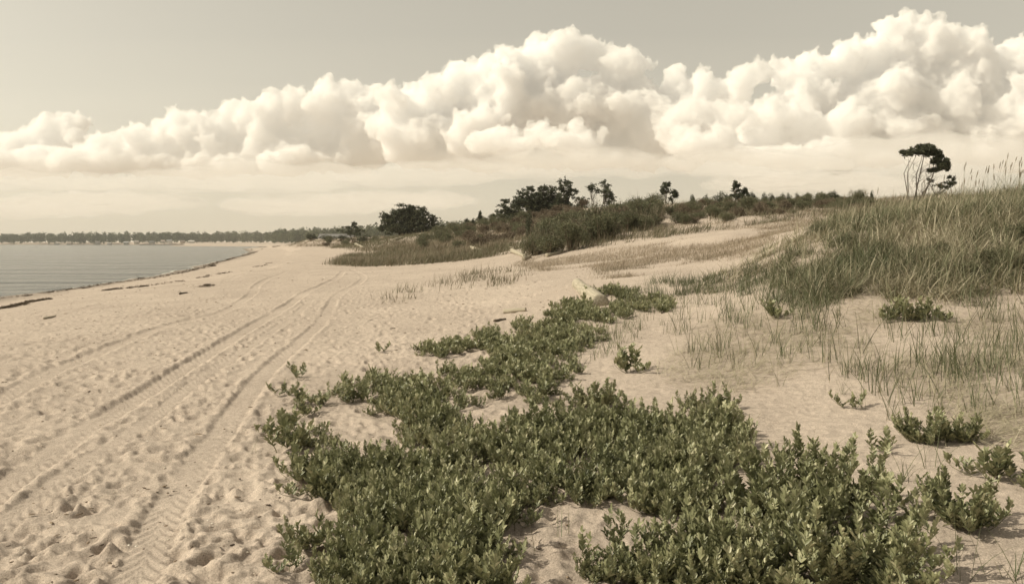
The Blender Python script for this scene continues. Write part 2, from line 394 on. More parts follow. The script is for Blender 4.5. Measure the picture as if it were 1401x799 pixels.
def sand_material():
    m, t, b = mat('dry_sand'); n = t.nodes.new; l = t.links.new
    geo = n('ShaderNodeNewGeometry'); sep = n('ShaderNodeSeparateXYZ'); l(geo.outputs['Position'], sep.inputs[0])
    n1 = n('ShaderNodeTexNoise'); n1.inputs['Scale'].default_value = .55; n1.inputs['Detail'].default_value = 6; l(geo.outputs['Position'], n1.inputs[0])
    n2 = n('ShaderNodeTexNoise'); n2.inputs['Scale'].default_value = 130; n2.inputs['Detail'].default_value = 3; l(geo.outputs['Position'], n2.inputs[0])
    n3 = n('ShaderNodeTexNoise'); n3.inputs['Scale'].default_value = 14; n3.inputs['Detail'].default_value = 5; n3.inputs['Roughness'].default_value = .65; l(geo.outputs['Position'], n3.inputs[0])
    cr = n('ShaderNodeValToRGB'); e = cr.color_ramp.elements; e[0].position = .3; e[0].color = (.402, .337, .284, 1); e[1].position = .7; e[1].color = (.482, .408, .345, 1); l(n1.outputs[0], cr.inputs[0])
    def mul(fac_socket, lo, hi, a, b2):
        mr = n('ShaderNodeMapRange'); mr.inputs[1].default_value = lo; mr.inputs[2].default_value = hi; mr.inputs[3].default_value = a; mr.inputs[4].default_value = b2
        l(fac_socket, mr.inputs[0]); return mr.outputs[0]
    g = n('ShaderNodeMath'); g.operation = 'MULTIPLY'; l(mul(n2.outputs[0], .3, .7, .68, 1.28), g.inputs[0]); l(mul(n3.outputs[0], .3, .7, .84, 1.14), g.inputs[1])
    # dark mineral / shell grit flecks
    vo = n('ShaderNodeTexVoronoi'); vo.inputs['Scale'].default_value = 34; l(geo.outputs['Position'], vo.inputs[0])
    fl = mul(vo.outputs['Distance'], .06, .14, .5, 1.0)
    g2 = n('ShaderNodeMath'); g2.operation = 'MULTIPLY'; l(g.outputs[0], g2.inputs[0]); l(fl, g2.inputs[1])
    # damp sand along the water
    wet = mul(sep.outputs[2], .03, .24, .5, 1.0)
    g3 = n('ShaderNodeMath'); g3.operation = 'MULTIPLY'; l(g2.outputs[0], g3.inputs[0]); l(wet, g3.inputs[1])
    sc = n('ShaderNodeVectorMath'); sc.operation = 'SCALE'; l(cr.outputs[0], sc.inputs[0]); l(g3.outputs[0], sc.inputs[3]); l(sc.outputs[0], b.inputs['Base Color'])
    b.inputs['Roughness'].default_value = .95; b.inputs['Specular IOR Level'].default_value = .15
    n4 = n('ShaderNodeTexNoise'); n4.inputs['Scale'].default_value = 60; n4.inputs['Detail'].default_value = 6; n4.inputs['Roughness'].default_value = .75; l(geo.outputs['Position'], n4.inputs[0])
    n5 = n('ShaderNodeTexNoise'); n5.inputs['Scale'].default_value = 7; n5.inputs['Detail'].default_value = 4; l(geo.outputs['Position'], n5.inputs[0])
    bp = n('ShaderNodeBump'); bp.inputs['Strength'].default_value = .9; bp.inputs['Distance'].default_value = .010; l(n4.outputs[0], bp.inputs['Height'])
    b2_ = n('ShaderNodeBump'); b2_.inputs['Strength'].default_value = .5; b2_.inputs['Distance'].default_value = .04; l(n5.outputs[0], b2_.inputs['Height']); l(bp.outputs[0], b2_.inputs['Normal'])
    l(b2_.outputs[0], b.inputs['Normal'])
    return m
SAND = sand_material()
_V, _q, _t = build_terrain()
link('sand_ground', mesh_np('sand_ground', _V, [_q, _t], (SAND,)), kind='structure')
del _V, _q, _t

# water
def water():
    m, t, b = mat('bay_water'); n = t.nodes.new; l = t.links.new
    b.inputs['Base Color'].default_value = (.06, .067, .064, 1); b.inputs['Roughness'].default_value = .12; b.inputs['IOR'].default_value = 1.33; b.inputs['Specular IOR Level'].default_value = .10
    geo = n('ShaderNodeNewGeometry'); mp = n('ShaderNodeMapping'); mp.inputs['Scale'].default_value = (.5, 1.1, 1); l(geo.outputs['Position'], mp.inputs[0])
    a = n('ShaderNodeTexNoise'); a.inputs['Scale'].default_value = .9; a.inputs['Detail'].default_value = 6; a.inputs['Roughness'].default_value = .6; l(mp.outputs[0], a.inputs[0])
    c = n('ShaderNodeTexNoise'); c.inputs['Scale'].default_value = .16; c.inputs['Detail'].default_value = 4; l(mp.outputs[0], c.inputs[0])
    b1 = n('ShaderNodeBump'); b1.inputs['Strength'].default_value = .9; b1.inputs['Distance'].default_value = .22; l(a.outputs[0], b1.inputs['Height'])
    b2 = n('ShaderNodeBump'); b2.inputs['Strength'].default_value = .5; b2.inputs['Distance'].default_value = 2.2; l(c.outputs[0], b2.inputs['Height']); l(b1.outputs[0], b2.inputs['Normal'])
    l(b2.outputs[0], b.inputs['Normal'])
    xs = -np.concatenate([[-2], np.geomspace(14, 20000, 60)]); ys = np.concatenate([-np.geomspace(3000, 10, 12), np.linspace(0, 60, 20), np.geomspace(65, 20000, 60)])
    Xw, Yw = np.meshgrid(xs, ys, indexing='ij'); V = np.stack([Xw.ravel(), Yw.ravel(), np.zeros(Xw.size)], 1)
    i, j = np.meshgrid(np.arange(len(xs) - 1), np.arange(len(ys) - 1), indexing='ij'); k = i * len(ys) + j
    q = np.stack([k, k + 1, k + len(ys) + 1, k + len(ys)], 2).reshape(-1, 4)
    link('sea_water', mesh_np('sea_water', V, [q], (m,)), kind='structure')
    # broken line of foam where the ripples wash up
    mb = MB(); r_ = np.random.default_rng(3)
    pts = []
    for a_, b_ in zip(SHORE[1:9], SHORE[2:10]):
        L_ = np.linalg.norm(b_ - a_)
        for k in range(int(L_ / .5)): pts.append(a_ + (b_ - a_) * (k + r_.uniform()) / (L_ / .5))
    pts = np.array(pts); nn = fbm(pts[:, 0] * .12, pts[:, 1] * .12, o=3, seed=5) * 1.2
    for (px, py), k in zip(pts, nn):
        off = -.35 + k + r_.normal(0, .15) ; w_ = r_.uniform(.4, 1.3); h_ = r_.uniform(.08, .3)
        cx = px - off; cy_ = py
        th = np.linspace(0, 2 * math.pi, 9)[:-1]; rr = r_.uniform(.7, 1.2, 8)
        V = np.stack([cx - np.cos(th) * h_ * rr, cy_ + np.sin(th) * w_ * rr, np.full(8, .014)], 1)
        mb.add(V, None, [(0, k2, k2 + 1) for k2 in range(1, 7)])
    fm, ft, fb = mat('foam'); fb.inputs['Base Color'].default_value = (.62, .6, .54, 1); fb.inputs['Roughness'].default_value = .8
    link('water_foam', mb.mesh('water_foam', (fm,)), kind='stuff', label='thin broken line of pale foam along the water edge')
water()
# ------------------------------------------------------------------ plant building
nz_ = lambda x, y, s, sd, o=3: fbm(x * s, y * s, o=o, seed=sd)
def unit(a): return a / (np.linalg.norm(a, axis=-1, keepdims=True) + 1e-9)

def leaflets(base, d, nrm, Ln, W, fold=.35, simple=False):
    """oval leaflets; all arrays (n,3)/(n,)"""
    d = unit(d); side = unit(np.cross(d, nrm)); up = np.cross(side, d); n = len(base); Ln = Ln[:, None]; W = W[:, None]
    def p(l, w, h): return base + d * Ln * l + side * W * w + up * W * h
    if simple:
        V = np.stack([p(0, 0, 0), p(.5, .5, fold), p(1, 0, .1), p(.5, -.5, fold)], 1).reshape(-1, 3); k = np.arange(n)[:, None] * 4
        return V, np.concatenate([k + [0, 1, 2, 3]]), np.zeros((0, 3), int), 4
    V = np.stack([p(0, 0, 0), p(.33, .47, fold), p(.74, .42, fold), p(1, 0, .05), p(.74, -.42, fold), p(.33, -.47, fold), p(.35, 0, 0), p(.75, 0, 0)], 1).reshape(-1, 3)
    k = np.arange(n)[:, None] * 8
    q = np.concatenate([k + [1, 6, 7, 2], k + [6, 5, 4, 7]]); t = np.concatenate([k + [0, 6, 1], k + [0, 5, 6], k + [2, 7, 3], k + [7, 4, 3]])
    return V, q, t, 8

def pea_plant(seed, shoots=9, rad=.12, hgt=.2, leafs=(.03, .05), simple=False):
    """a clump of beach pea: sprawling stems that turn up, paired oval leaflets along each leaf"""
    r_ = np.random.default_rng(seed); st = MB(); B, D, Nn, Ls, Ws, Vs = [], [], [], [], [], []
    for s in range(shoots):
        a = r_.uniform(0, 2 * math.pi); ro = rad * math.sqrt(r_.uniform(0, 1)); dirn = np.array([math.cos(a), math.sin(a), 0])
        p = dirn * ro * .35; ln = hgt * r_.uniform(.55, 1.3) + ro * .6; nseg = 7; pts = [p - [0, 0, .02]]
        el = r_.uniform(.1, .95); sv = r_.uniform(0, 1)
        for k in range(nseg):
            el = min(1.5, el + r_.uniform(.02, .16)); a2 = a + r_.normal(0, .25)
            p = p + np.array([math.cos(a2) * math.cos(el), math.sin(a2) * math.cos(el), math.sin(el)]) * ln / nseg * (1.5 if k == 0 else 1)
            pts.append(p)
        st.tube(pts, np.linspace(.0022, .001, len(pts)), 3 if simple else 4, .3 + .4 * sv, cap=False)
        pts = np.array(pts); nl = int(ln / (.034 if not simple else .042)) + 2; phase = r_.uniform(0, 6)
        for k in range(nl):
            f = .08 + .92 * (k + .5) / nl; i = min(int(f * nseg), nseg - 1); tt = f * nseg - i; bp = pts[i] * (1 - tt) + pts[i + 1] * tt
            la = phase + k * 2.6 + r_.normal(0, .3); le = r_.uniform(.3, .9) + .6 * f
            ld = np.array([math.cos(la) * math.cos(le), math.sin(la) * math.cos(le), math.sin(le)]); rl = r_.uniform(.045, .075) * (1.15 - .45 * f)
            npair = 3 if not simple else 2; sd = unit(np.cross(ld, [0, 0, 1.0])); lu = np.cross(sd, ld)
            for j in range(npair):
                for sg in (-1, 1):
                    bb = bp + ld * rl * (.2 + .8 * j / (npair - .5)); dd = ld * .75 + sd * sg * r_.uniform(.5, .9) + lu * r_.uniform(-.05, .45)
                    B.append(bb); D.append(dd); Nn.append(lu + sd * sg * -.5 + r_.normal(0, .22, 3)); L0 = r_.uniform(*leafs) * (1.1 - .3 * f)
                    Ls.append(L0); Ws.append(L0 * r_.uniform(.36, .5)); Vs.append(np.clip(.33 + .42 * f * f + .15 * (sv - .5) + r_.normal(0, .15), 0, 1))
            B.append(bp + ld * rl); D.append(ld + lu * .2); Nn.append(lu); Ls.append(.03); Ws.append(.016); Vs.append(.7)
    Vs = np.where(r_.uniform(size=len(Vs)) < .03, 1.0, np.array(Vs))
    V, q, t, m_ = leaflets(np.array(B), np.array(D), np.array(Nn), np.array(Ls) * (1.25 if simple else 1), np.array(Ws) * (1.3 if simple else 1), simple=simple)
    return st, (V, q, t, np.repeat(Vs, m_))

def blades(base, az, ln, lean, curl, wd, var, seg=4, droop=None):
    """grass blades as tapered bent strips"""
    n = len(base); V = []; el = lean.copy(); p = base.copy(); tw = az + 1.57 + rng.normal(0, .6, n)
    sd = np.stack([np.cos(tw), np.sin(tw), np.zeros(n)], 1)
    for k in range(seg + 1):
        f = k / seg; w_ = wd * (1 - f ** 1.6) + .0006
        V.append(p - sd * w_[:, None] * .5); V.append(p + sd * w_[:, None] * .5)
        el = el + curl / seg
        p = p + np.stack([np.sin(el) * np.cos(az), np.sin(el) * np.sin(az), np.cos(el)], 1) * (ln / seg)[:, None]
    m_ = 2 * (seg + 1); V = np.stack(V, 1).reshape(-1, 3); k = np.arange(n)[:, None] * m_
    q = np.concatenate([k + [2 * i, 2 * i + 1, 2 * i + 3, 2 * i + 2] for i in range(seg)])
    return V, q, np.repeat(var, m_)

def leafcloud(r_, n, c, rad, size, shape=1.0, updir=.3, asp=.45, surf=.55, out=.6):
    """n small leaf faces in an ellipsoid, denser towards its skin, edges uneven"""
    c = np.asarray(c, float); rad = np.asarray(rad, float)
    d = unit(r_.normal(size=(n, 3))); rr = (surf + (1 - surf) * r_.uniform(size=n)) ** .8 * r_.uniform(.35, 1.08, n) ** .35
    lump = 1 + .3 * fbm(d[:, 0] * 2.2 + c[0], d[:, 1] * 2.2 + c[1], d[:, 2] * 2.2 + c[2], o=2, seed=3)
    p = c + d * rad * (rr * lump)[:, None]
    ax = unit(d * out + [0, 0, updir] + r_.normal(size=(n, 3)) * .6); sd = unit(np.cross(ax, r_.normal(size=(n, 3))))
    s = size * r_.uniform(.6, 1.4, n)[:, None]
    V = np.stack([p - sd * s * asp * .5, p + ax * s * .5 - sd * s * asp * .35, p + ax * s, p + ax * s * .45 + sd * s * asp * .5], 1).reshape(-1, 3)
    return V, np.arange(n)[:, None] * 4 + [0, 1, 2, 3]

def place(V, x, y, z, rz=0, s=1.0, tilt=0):
    c, sn = math.cos(rz), math.sin(rz); W = np.empty_like(V)
    W[:, 0] = (V[:, 0] * c - V[:, 1] * sn) * s + x; W[:, 1] = (V[:, 0] * sn + V[:, 1] * c) * s + y; W[:, 2] = V[:, 2] * s + z
    return W

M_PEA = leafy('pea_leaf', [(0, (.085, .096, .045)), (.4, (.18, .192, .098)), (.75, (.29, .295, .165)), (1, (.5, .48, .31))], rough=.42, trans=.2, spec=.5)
M_STEM = leafy('pea_stem', [(0, (.10, .10, .05)), (1, (.2, .19, .1))], trans=0)
M_GRASS = leafy('beach_grass_blade', [(0, (.075, .088, .045)), (.35, (.135, .148, .08)), (.55, (.215, .21, .13)), (.8, (.36, .32, .23)), (1, (.5, .45, .34))], rough=.55, trans=.2)
M_DRY = leafy('dry_grass_blade', [(0, (.12, .12, .07)), (.4, (.21, .175, .125)), (1, (.36, .30, .225))], rough=.7, trans=.2)
M_SHRUB = leafy('shrub_leaf', [(0, (.05, .058, .034)), (.5, (.135, .14, .08)), (1, (.26, .25, .155))], rough=.6, trans=.2)
M_BROWN = leafy('shrub_twig', [(0, (.10, .078, .055)), (1, (.21, .17, .12))], rough=.8, trans=0)
M_PINE = leafy('pine_needles', [(0, (.03, .036, .021)), (.5, (.065, .074, .044)), (1, (.15, .155, .095))], rough=.65, trans=.08)
M_BARK = leafy('bark', [(0, (.06, .05, .04)), (1, (.22, .19, .16))], rough=.9, trans=0)
M_FARW = leafy('far_tree_leaf', [(0, (.055, .07, .04)), (.5, (.09, .11, .06)), (1, (.15, .16, .09))], rough=.8, trans=.15)

# ------------------------------------------------------------------ beach pea
def pea_thing(seed, **kw):
    st, (V, q, t, va) = pea_plant(seed, **kw)
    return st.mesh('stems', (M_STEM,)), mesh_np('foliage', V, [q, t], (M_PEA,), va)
PEA = {'small': pea_thing(101, shoots=7, rad=.10, hgt=.13), 'sprig': pea_thing(102, shoots=3, rad=.08, hgt=.13), 'long': pea_thing(103, shoots=10, rad=.2, hgt=.15),
       'big': pea_thing(104, shoots=60, rad=.37, hgt=.17, leafs=(.028, .046)), 'huge': pea_thing(105, shoots=85, rad=.44, hgt=.18, leafs=(.03, .05)), 'mid': pea_thing(106, shoots=28, rad=.24, hgt=.14)}
def put_pea(kind, u, v, label, s=1.0, rz=None, group=None):
    x, y, z = ground(u, v); o = link('beach_pea_plant', None, label=label, cat='plant', group=group, loc=(x, y, z - .012))
    o.rotation_euler = (0, 0, rng.uniform(0, 6.28) if rz is None else rz); o.scale = (s, s, s)
    link('stems', PEA[kind][0], o); link('foliage', PEA[kind][1], o)
    return o
put_pea('huge', 1150, 792, 'largest leafy green clump at the bottom edge of the picture, right of the mat', .95)
put_pea('big', 1108, 700, 'dense rounded dark green clump with pointed shoots behind the largest clump', 1.0)
put_pea('mid', 1045, 715, 'green leafy clump joining the mat to the rounded dark clump', 1.1)
put_pea('mid', 820, 558, 'compact dark green clump at the back of the middle mat', .85)
put_pea('big', 985, 632, 'tall leafy clump at the right end of the middle mat, shading the sand', .62)
put_pea('mid', 1262, 606, 'left half of the low pale green patch in the grass at the right', .72)
put_pea('mid', 1308, 604, 'right half of the low pale green patch in the grass at the right', .75)
put_pea('mid', 1322, 722, 'spreading clump with long leafy shoots right of the largest clump', .85)
put_pea('small', 1348, 655, 'small upright plant above the spreading clump near the right edge', 1.2)
put_pea('long', 1400, 668, 'plant cut by the right edge of the picture', 1.0)
put_pea('sprig', 1275, 712, 'long arching sprig reaching left over the sand from the spreading clump', 1.5)
put_pea('small', 864, 510, 'lone round clump on bare sand above the middle mat', 1.5)
put_pea('sprig', 410, 517, 'tiny sprig at the top left, beyond the left corner of the mat', 1.1)
put_pea('sprig', 388, 542, 'tiny pale sprig on the sand below the far tip of the right wheel track', 1.0)
put_pea('small', 416, 551, 'small plant touching the left corner of the mat', .9)
put_pea('small', 420, 568, 'low plant just left of the mat, second below its corner', .8)
put_pea('small', 386, 596, 'dark small plant standing alone on sand left of the mat', 1.15)
put_pea('sprig', 382, 618, 'open sprig with bare stems below the dark lone plant', 1.6)
put_pea('long', 400, 655, 'trailing row of leaves running down the left side of the mat', .9)
put_pea('small', 424, 680, 'plant at the lower end of the trailing row', 1.1)
put_pea('long', 425, 748, 'low flat sprig lying on the sand beside a half buried twig', .75)
put_pea('sprig', 398, 782, 'tiny seedling in the sand at the bottom left of the mat', .8)
put_pea('sprig', 519, 482, 'tiny dark seedling on trampled sand above the mat', .9)
put_pea('mid', 1250, 438, 'broad leafed green plant at the foot of the grassy mound', 1.0)
put_pea('small', 1218, 440, 'small leafy plant left of the broad leafed one at the mound foot', 1.2)
put_pea('small', 1290, 440, 'small leafy plant right of the broad leafed one at the mound foot', 1.0)
put_pea('small', 1062, 436, 'small green plant on sand left of the mound', 1.3)
put_pea('sprig', 1165, 560, 'thin sprig alone on smooth sand in the middle right', .9)
put_pea('sprig', 1200, 618, 'thin leafy sprig lying on sand above the largest clump', .9)

MAT = [ # visible blobs of the mat: u, v, ru, rv, plants
 (515,530,80,24,22),(600,530,70,30,24),(560,570,85,36,32),(625,575,40,34,14),(455,600,42,24,14),(440,645,32,20,9),(500,625,40,22,10),(575,632,75,26,24),(560,690,100,32,26),(640,690,60,28,15),
 (600,745,100,40,26),(545,790,70,22,12),(480,775,34,22,8),(660,780,50,30,12),
 (612,476,36,13,12),(665,470,50,16,22),(715,468,60,24,40),(765,448,60,26,50),(735,497,60,20,26),(815,423,45,20,42),(680,507,40,14,12),(840,402,34,9,26),(890,412,30,9,14),(780,420,30,10,16),
 (745,535,60,9,9),(700,560,26,9,5),(725,598,55,22,22),(690,618,34,16,10),(785,580,36,18,14),(860,580,55,26,24),(915,570,55,32,26),(965,575,42,30,20),(880,630,75,30,28),(940,625,50,28,18),
 (840,690,80,30,22),(910,690,70,34,24),(860,745,60,28,15),(930,760,60,34,17),(985,722,38,24,10),(1000,780,50,24,12),(1050,775,30,20,5),(725,640,30,10,4),(770,640,24,8,3),(1060,560,4,4,0),
 (720,680,22,22,5),(700,720,26,26,6),(800,655,30,16,5)]
def pea_mat():
    r_ = np.random.default_rng(77)
    hi = [pea_plant(200 + i, shoots=(9, 12, 14, 16, 12, 10)[i], rad=.17, hgt=.115, leafs=(.024, .042)) for i in range(6)]; lo = [pea_plant(300 + i, shoots=10, rad=.15, hgt=.115, simple=True) for i in range(5)]
    S, Fo = MB(), MB()
    for u, v, ru, rv, n in MAT:
        for _ in range(int(n * (1.45 if v < 520 else 1.05))):
            a = r_.uniform(0, 6.28); q = math.sqrt(r_.uniform()) * 1.12
            uu, vv = u + ru * q * math.cos(a), v + rv * q * math.sin(a) + 4
            x, y, z = ground(uu, vv + .07 * F / max(3.3, 1.55 * F / (vv - V0)))
            if nz_(np.array([x]), np.array([y]), 1.7, 99, 2)[0] < (-.5 if v < 550 else .0 if 680 < u < 790 and v > 600 else -.32 if u < 690 and v > 640 else .03 if u > 790 else -.06): continue
            st, (V, q4, t3, va) = (hi if y < 7.5 else lo)[r_.integers(5)]
            s = r_.uniform(.5, 1.35) * (.7 + .35 * (1 - q)); rz = r_.uniform(0, 6.28); dv = r_.normal(0, .1)
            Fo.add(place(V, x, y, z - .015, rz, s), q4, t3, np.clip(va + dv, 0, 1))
            sV, sq, stt, sva = st.arr(); S.add(place(sV, x, y, z - .015, rz, s), sq, None, sva)
    o = link('beach_pea_ground_cover', Fo.mesh('beach_pea_ground_cover', (M_PEA,)), kind='stuff', label='sprawling mat of green beach pea leaves on the sand')
    link('beach_pea_stems', S.mesh('beach_pea_stems', (M_STEM,)), o, kind='stuff')
pea_mat()

# ------------------------------------------------------------------ beach grass
def in_px(x, y, z, poly):
    u, v = px_of(x, y, z); ins = np.zeros(x.shape, bool); j = len(poly) - 1
    for i in range(len(poly)):
        xi, yi = poly[i]; xj, yj = poly[j]
        ins ^= ((yi > v) != (yj > v)) & (u < (xj - xi) * (v - yi) / (yj - yi + 1e-12) + xi); j = i
    return ins

def grass_area(name, label, n, xr, yr, accept, ln, wd, mats, var=(.35, .2), tuft=7, spread=.05, lean=(.1, .35), curl=(.5, .5), wind=(0, 0), seed=1, power=1.0, varfn=None, seg=4, lnfn=None, radial=False):
    r_ = np.random.default_rng(seed)
    y = yr[0] * (yr[1] / yr[0]) ** (r_.uniform(size=n) ** power); az = r_.uniform(xr[0], xr[1], n); x = az * y
    z = H(x, y); ok = accept(x, y, z); x, y, z = x[ok], y[ok], z[ok]; n = len(x)
    tv = r_.uniform(size=n); ta = r_.uniform(0, 6.28, n); k = tuft
    x0, y0 = x, y; x = np.repeat(x, k) + r_.normal(0, spread, n * k); y = np.repeat(y, k) + r_.normal(0, spread, n * k); z = H(x, y, True) - (.01 if lean[0] < 1.2 else -.012)
    a = np.repeat(ta, k) + r_.normal(0, 1.6, n * k)
    if radial:
        ox, oy = x - np.repeat(x0, k), y - np.repeat(y0, k); a = np.arctan2(oy, ox) + r_.normal(0, .5, n * k)
    # wind pulls the blades towards one side
    a = np.arctan2(np.sin(a) + wind[1], np.cos(a) + wind[0])
    L_ = np.clip(r_.normal(ln[0], ln[1], n * k), ln[0] * .3, None) * np.repeat(r_.uniform(.7, 1.15, n), k)
    if lnfn is not None: L_ = L_ * lnfn(x, y)
    vv = np.clip(var[0] + var[1] * r_.normal(size=n * k) + .25 * (np.repeat(tv, k) - .5) + (0 if varfn is None else varfn(x, y)), 0, 1)
    V, q, va = blades(np.stack([x, y, z], 1), a, L_, np.abs(r_.normal(lean[0], lean[1], n * k)), np.abs(r_.normal(curl[0], curl[1], n * k)), wd * r_.uniform(.6, 1.3, n * k), vv, seg=seg)
    return link(name, mesh_np(name, V, [q], mats, va), kind='stuff', label=label)

MOUND = [(940,402),(985,405),(1040,385),(1080,402),(1110,415),(1150,410),(1190,398),(1230,418),(1290,415),(1330,408),(1370,400),(1480,405),(2300,470),(2300,150),(1180,200),(1150,290),(1110,318),(1060,340),(1010,368),(950,385)]
grass_area('mound_grass', 'dense windswept green and straw coloured grass covering the mound at the right', 17500, (.24, 1.25), (9.3, 24),
    lambda x, y, z: in_px(x, y, z, MOUND) & (nz_(x, y, 1.1, 51, 4) > -.30 + .5 * (1 - sstep(9.6, 12.6, y))) & (rng.uniform(size=len(x)) < .55 + .9 * sstep(10.5, 12.5, y + .5 * nz_(x, y, .5, 8))),
    (.46, .16), .012, (M_GRASS,), var=(.54, .2), tuft=11, spread=.035, lean=(.35, .35), curl=(1.2, .7), wind=(.35, -.1), seed=5, radial=True, varfn=lambda x, y: .45 * nz_(x, y, .7, 52), seg=5, lnfn=lambda x, y: (.8 + .55 * nz_(x, y, .8, 58)) * (.5 + .5 * sstep(.27, .38, x / y)))
grass_area('mound_straw', 'bent pale straw lying through the green grass of the mound', 13000, (.27, 1.25), (9.6, 20),
    lambda x, y, z: in_px(x, y, z, MOUND) & (nz_(x, y, 1.4, 57) > -.05),
    (.50, .14), .010, (M_GRASS,), var=(.85, .1), tuft=5, spread=.08, lean=(.7, .4), curl=(1.6, .8), wind=(.4, -.3), seed=25, radial=True, seg=5)
grass_area('short_grass', 'short green grass creeping over the sand between mat and mound', 5200, (.05, .42), (9.5, 17),
    lambda x, y, z: in_px(x, y, z, [(845,400),(900,385),(960,385),(1050,362),(1120,380),(1150,415),(1090,428),(1000,402),(940,404),(900,410),(850,425)]) & (nz_(x, y, 1.3, 53) > -.15),
    (.22, .07), .007, (M_GRASS,), var=(.25, .15), tuft=6, spread=.06, seed=6)
grass_area('mat_edge_grass', 'thin dull grass mixed along the right side of the pea mat', 500, (.05, .25), (8, 16),
    lambda x, y, z: in_px(x, y, z, [(790,440),(870,425),(880,450),(860,480),(820,500),(770,505),(790,470)]),
    (.25, .07), .006, (M_GRASS,), var=(.4, .15), tuft=5, spread=.06, seed=16)
grass_area('dry_slope_grass', 'fine tan dead grass lying over the dune slope in the middle', 60000, (.0, .55), (15.5, 46),
    lambda x, y, z: in_px(x, y, z, [(700,362),(735,352),(800,335),(880,308),(950,296),(1060,286),(1200,284),(1200,300),(1110,330),(1050,368),(1000,385),(900,388),(830,388),(810,365),(740,372)]) & (nz_(x, y, .45, 61, 4) + .5 * nz_(x, y, .1, 62) > -.05 + .5 * np.exp(-((x - 8.6) / 2.2) ** 2 - ((y - 34) / 5) ** 2)),
    (.17, .07), .008, (M_DRY,), var=(.68, .22), tuft=5, spread=.16, lean=(.6, .5), curl=(.9, .7), wind=(.5, -.2), seed=7, varfn=lambda x, y: .35 * nz_(x, y, .25, 63), seg=3)
grass_area('thicket_grass', 'tall tawny grass standing between the shrubs of the thicket', 9000, (.02, .2), (34, 62),
    lambda x, y, z: in_px(x, y, z, [(722,352),(735,330),(800,300),(870,285),(910,285),(890,312),(830,330),(760,348)]) & (nz_(x, y, .35, 74) > -.15),
    (.95, .25), .022, (M_DRY,), var=(.35, .25), tuft=5, spread=.2, lean=(.15, .2), curl=(.4, .4), wind=(.5, 0), seed=28, seg=3)
grass_area('ridge_grass', 'tawny and green grass along the top of the dune ridge', 24000, (-.05, .66), (24, 75),
    lambda x, y, z: in_px(x, y, z, [(700,345),(760,300),(860,280),(960,265),(1150,262),(1420,255),(1420,300),(1150,300),(1100,300),(1000,312),(930,322),(860,332),(800,342)]) & (nz_(x, y, .22, 64, 4) > -.1),
    (.42, .12), .022, (M_DRY,), var=(.3, .25), tuft=5, spread=.25, lean=(.3, .3), curl=(.7, .5), wind=(.9, -.2), seed=8, varfn=lambda x, y: .4 * nz_(x, y, .12, 65), seg=3)
grass_area('flat_grass_patch', 'long low patch of green and tan grass at the foot of the far dunes', 11000, (-.25, .04), (44, 90),
    lambda x, y, z: in_px(x, y, z, [(455,362),(470,350),(540,342),(620,338),(700,332),(705,348),(680,355),(620,358),(560,363),(500,365)]) & (nz_(x, y, .35, 66) > -.2),
    (.40, .12), .03, (M_DRY,), var=(.22, .2), tuft=5, spread=.35, lean=(.2, .25), curl=(.5, .4), wind=(.5, 0), seed=9, varfn=lambda x, y: .35 * nz_(x, y, .12, 67), seg=3)
grass_area('dune_front_grass', 'tan and green dune grass below the distant pines', 30000, (-.3, .12), (60, 330),
    lambda x, y, z: in_px(x, y, z, [(392,337),(400,331),(430,329),(480,326),(560,320),(650,306),(760,290),(800,290),(740,330),(700,348),(600,345),(540,345),(500,345),(470,340)]) & (nz_(x, y, .12, 68) > -.3),
    (.55, .15), .05, (M_DRY,), var=(.3, .2), tuft=4, spread=.5, lean=(.2, .25), curl=(.5, .4), wind=(.5, 0), seed=10, varfn=lambda x, y: .5 * nz_(x, y, .06, 69), seg=3)
grass_area('sand_flat_grass', 'sparse green blades in the open sand left of the big log', 900, (-.2, .04), (19, 42),
    lambda x, y, z: in_px(x, y, z, [(520,412),(530,402),(590,388),(640,375),(700,366),(722,372),(700,392),(650,392),(600,400),(560,412),(530,418)]) & (nz_(x, y, .55, 70) > -.12),
    (.30, .09), .014, (M_DRY,), var=(.18, .15), tuft=6, spread=.16, lean=(.15, .2), curl=(.4, .4), wind=(.5, 0), seed=11, seg=3)
grass_area('dead_straw', 'flat scattered straws of dead grass on the sand at the right', 5200, (.12, .66), (5.0, 11.5),
    lambda x, y, z: in_px(x, y, z, [(900,520),(960,430),(1060,410),(1401,410),(1480,520),(1480,640),(1320,600),(1240,520),(1120,500),(1000,540)]) & (nz_(x, y, .9, 73) > -.05),
    (.28, .1), .006, (M_GRASS,), var=(.85, .12), tuft=3, spread=.12, lean=(1.32, .08), curl=(.05, .06), wind=(.8, .3), seed=12)

grass_area('mat_litter', 'dead stalks and straw caught between the plants of the mat', 1500, (-.27, .5), (3.4, 9),
    lambda x, y, z: in_px(x, y, z, [(400,640),(430,530),(560,500),(700,470),(860,500),(1000,560),(1200,620),(1401,560),(1401,820),(500,820)]) & (nz_(x, y, 1.5, 83) > -.1),
    (.13, .06), .0032, (M_DRY,), var=(.35, .3), tuft=2, spread=.08, lean=(1.35, .12), curl=(.1, .2), wind=(.3, 0), seed=33)

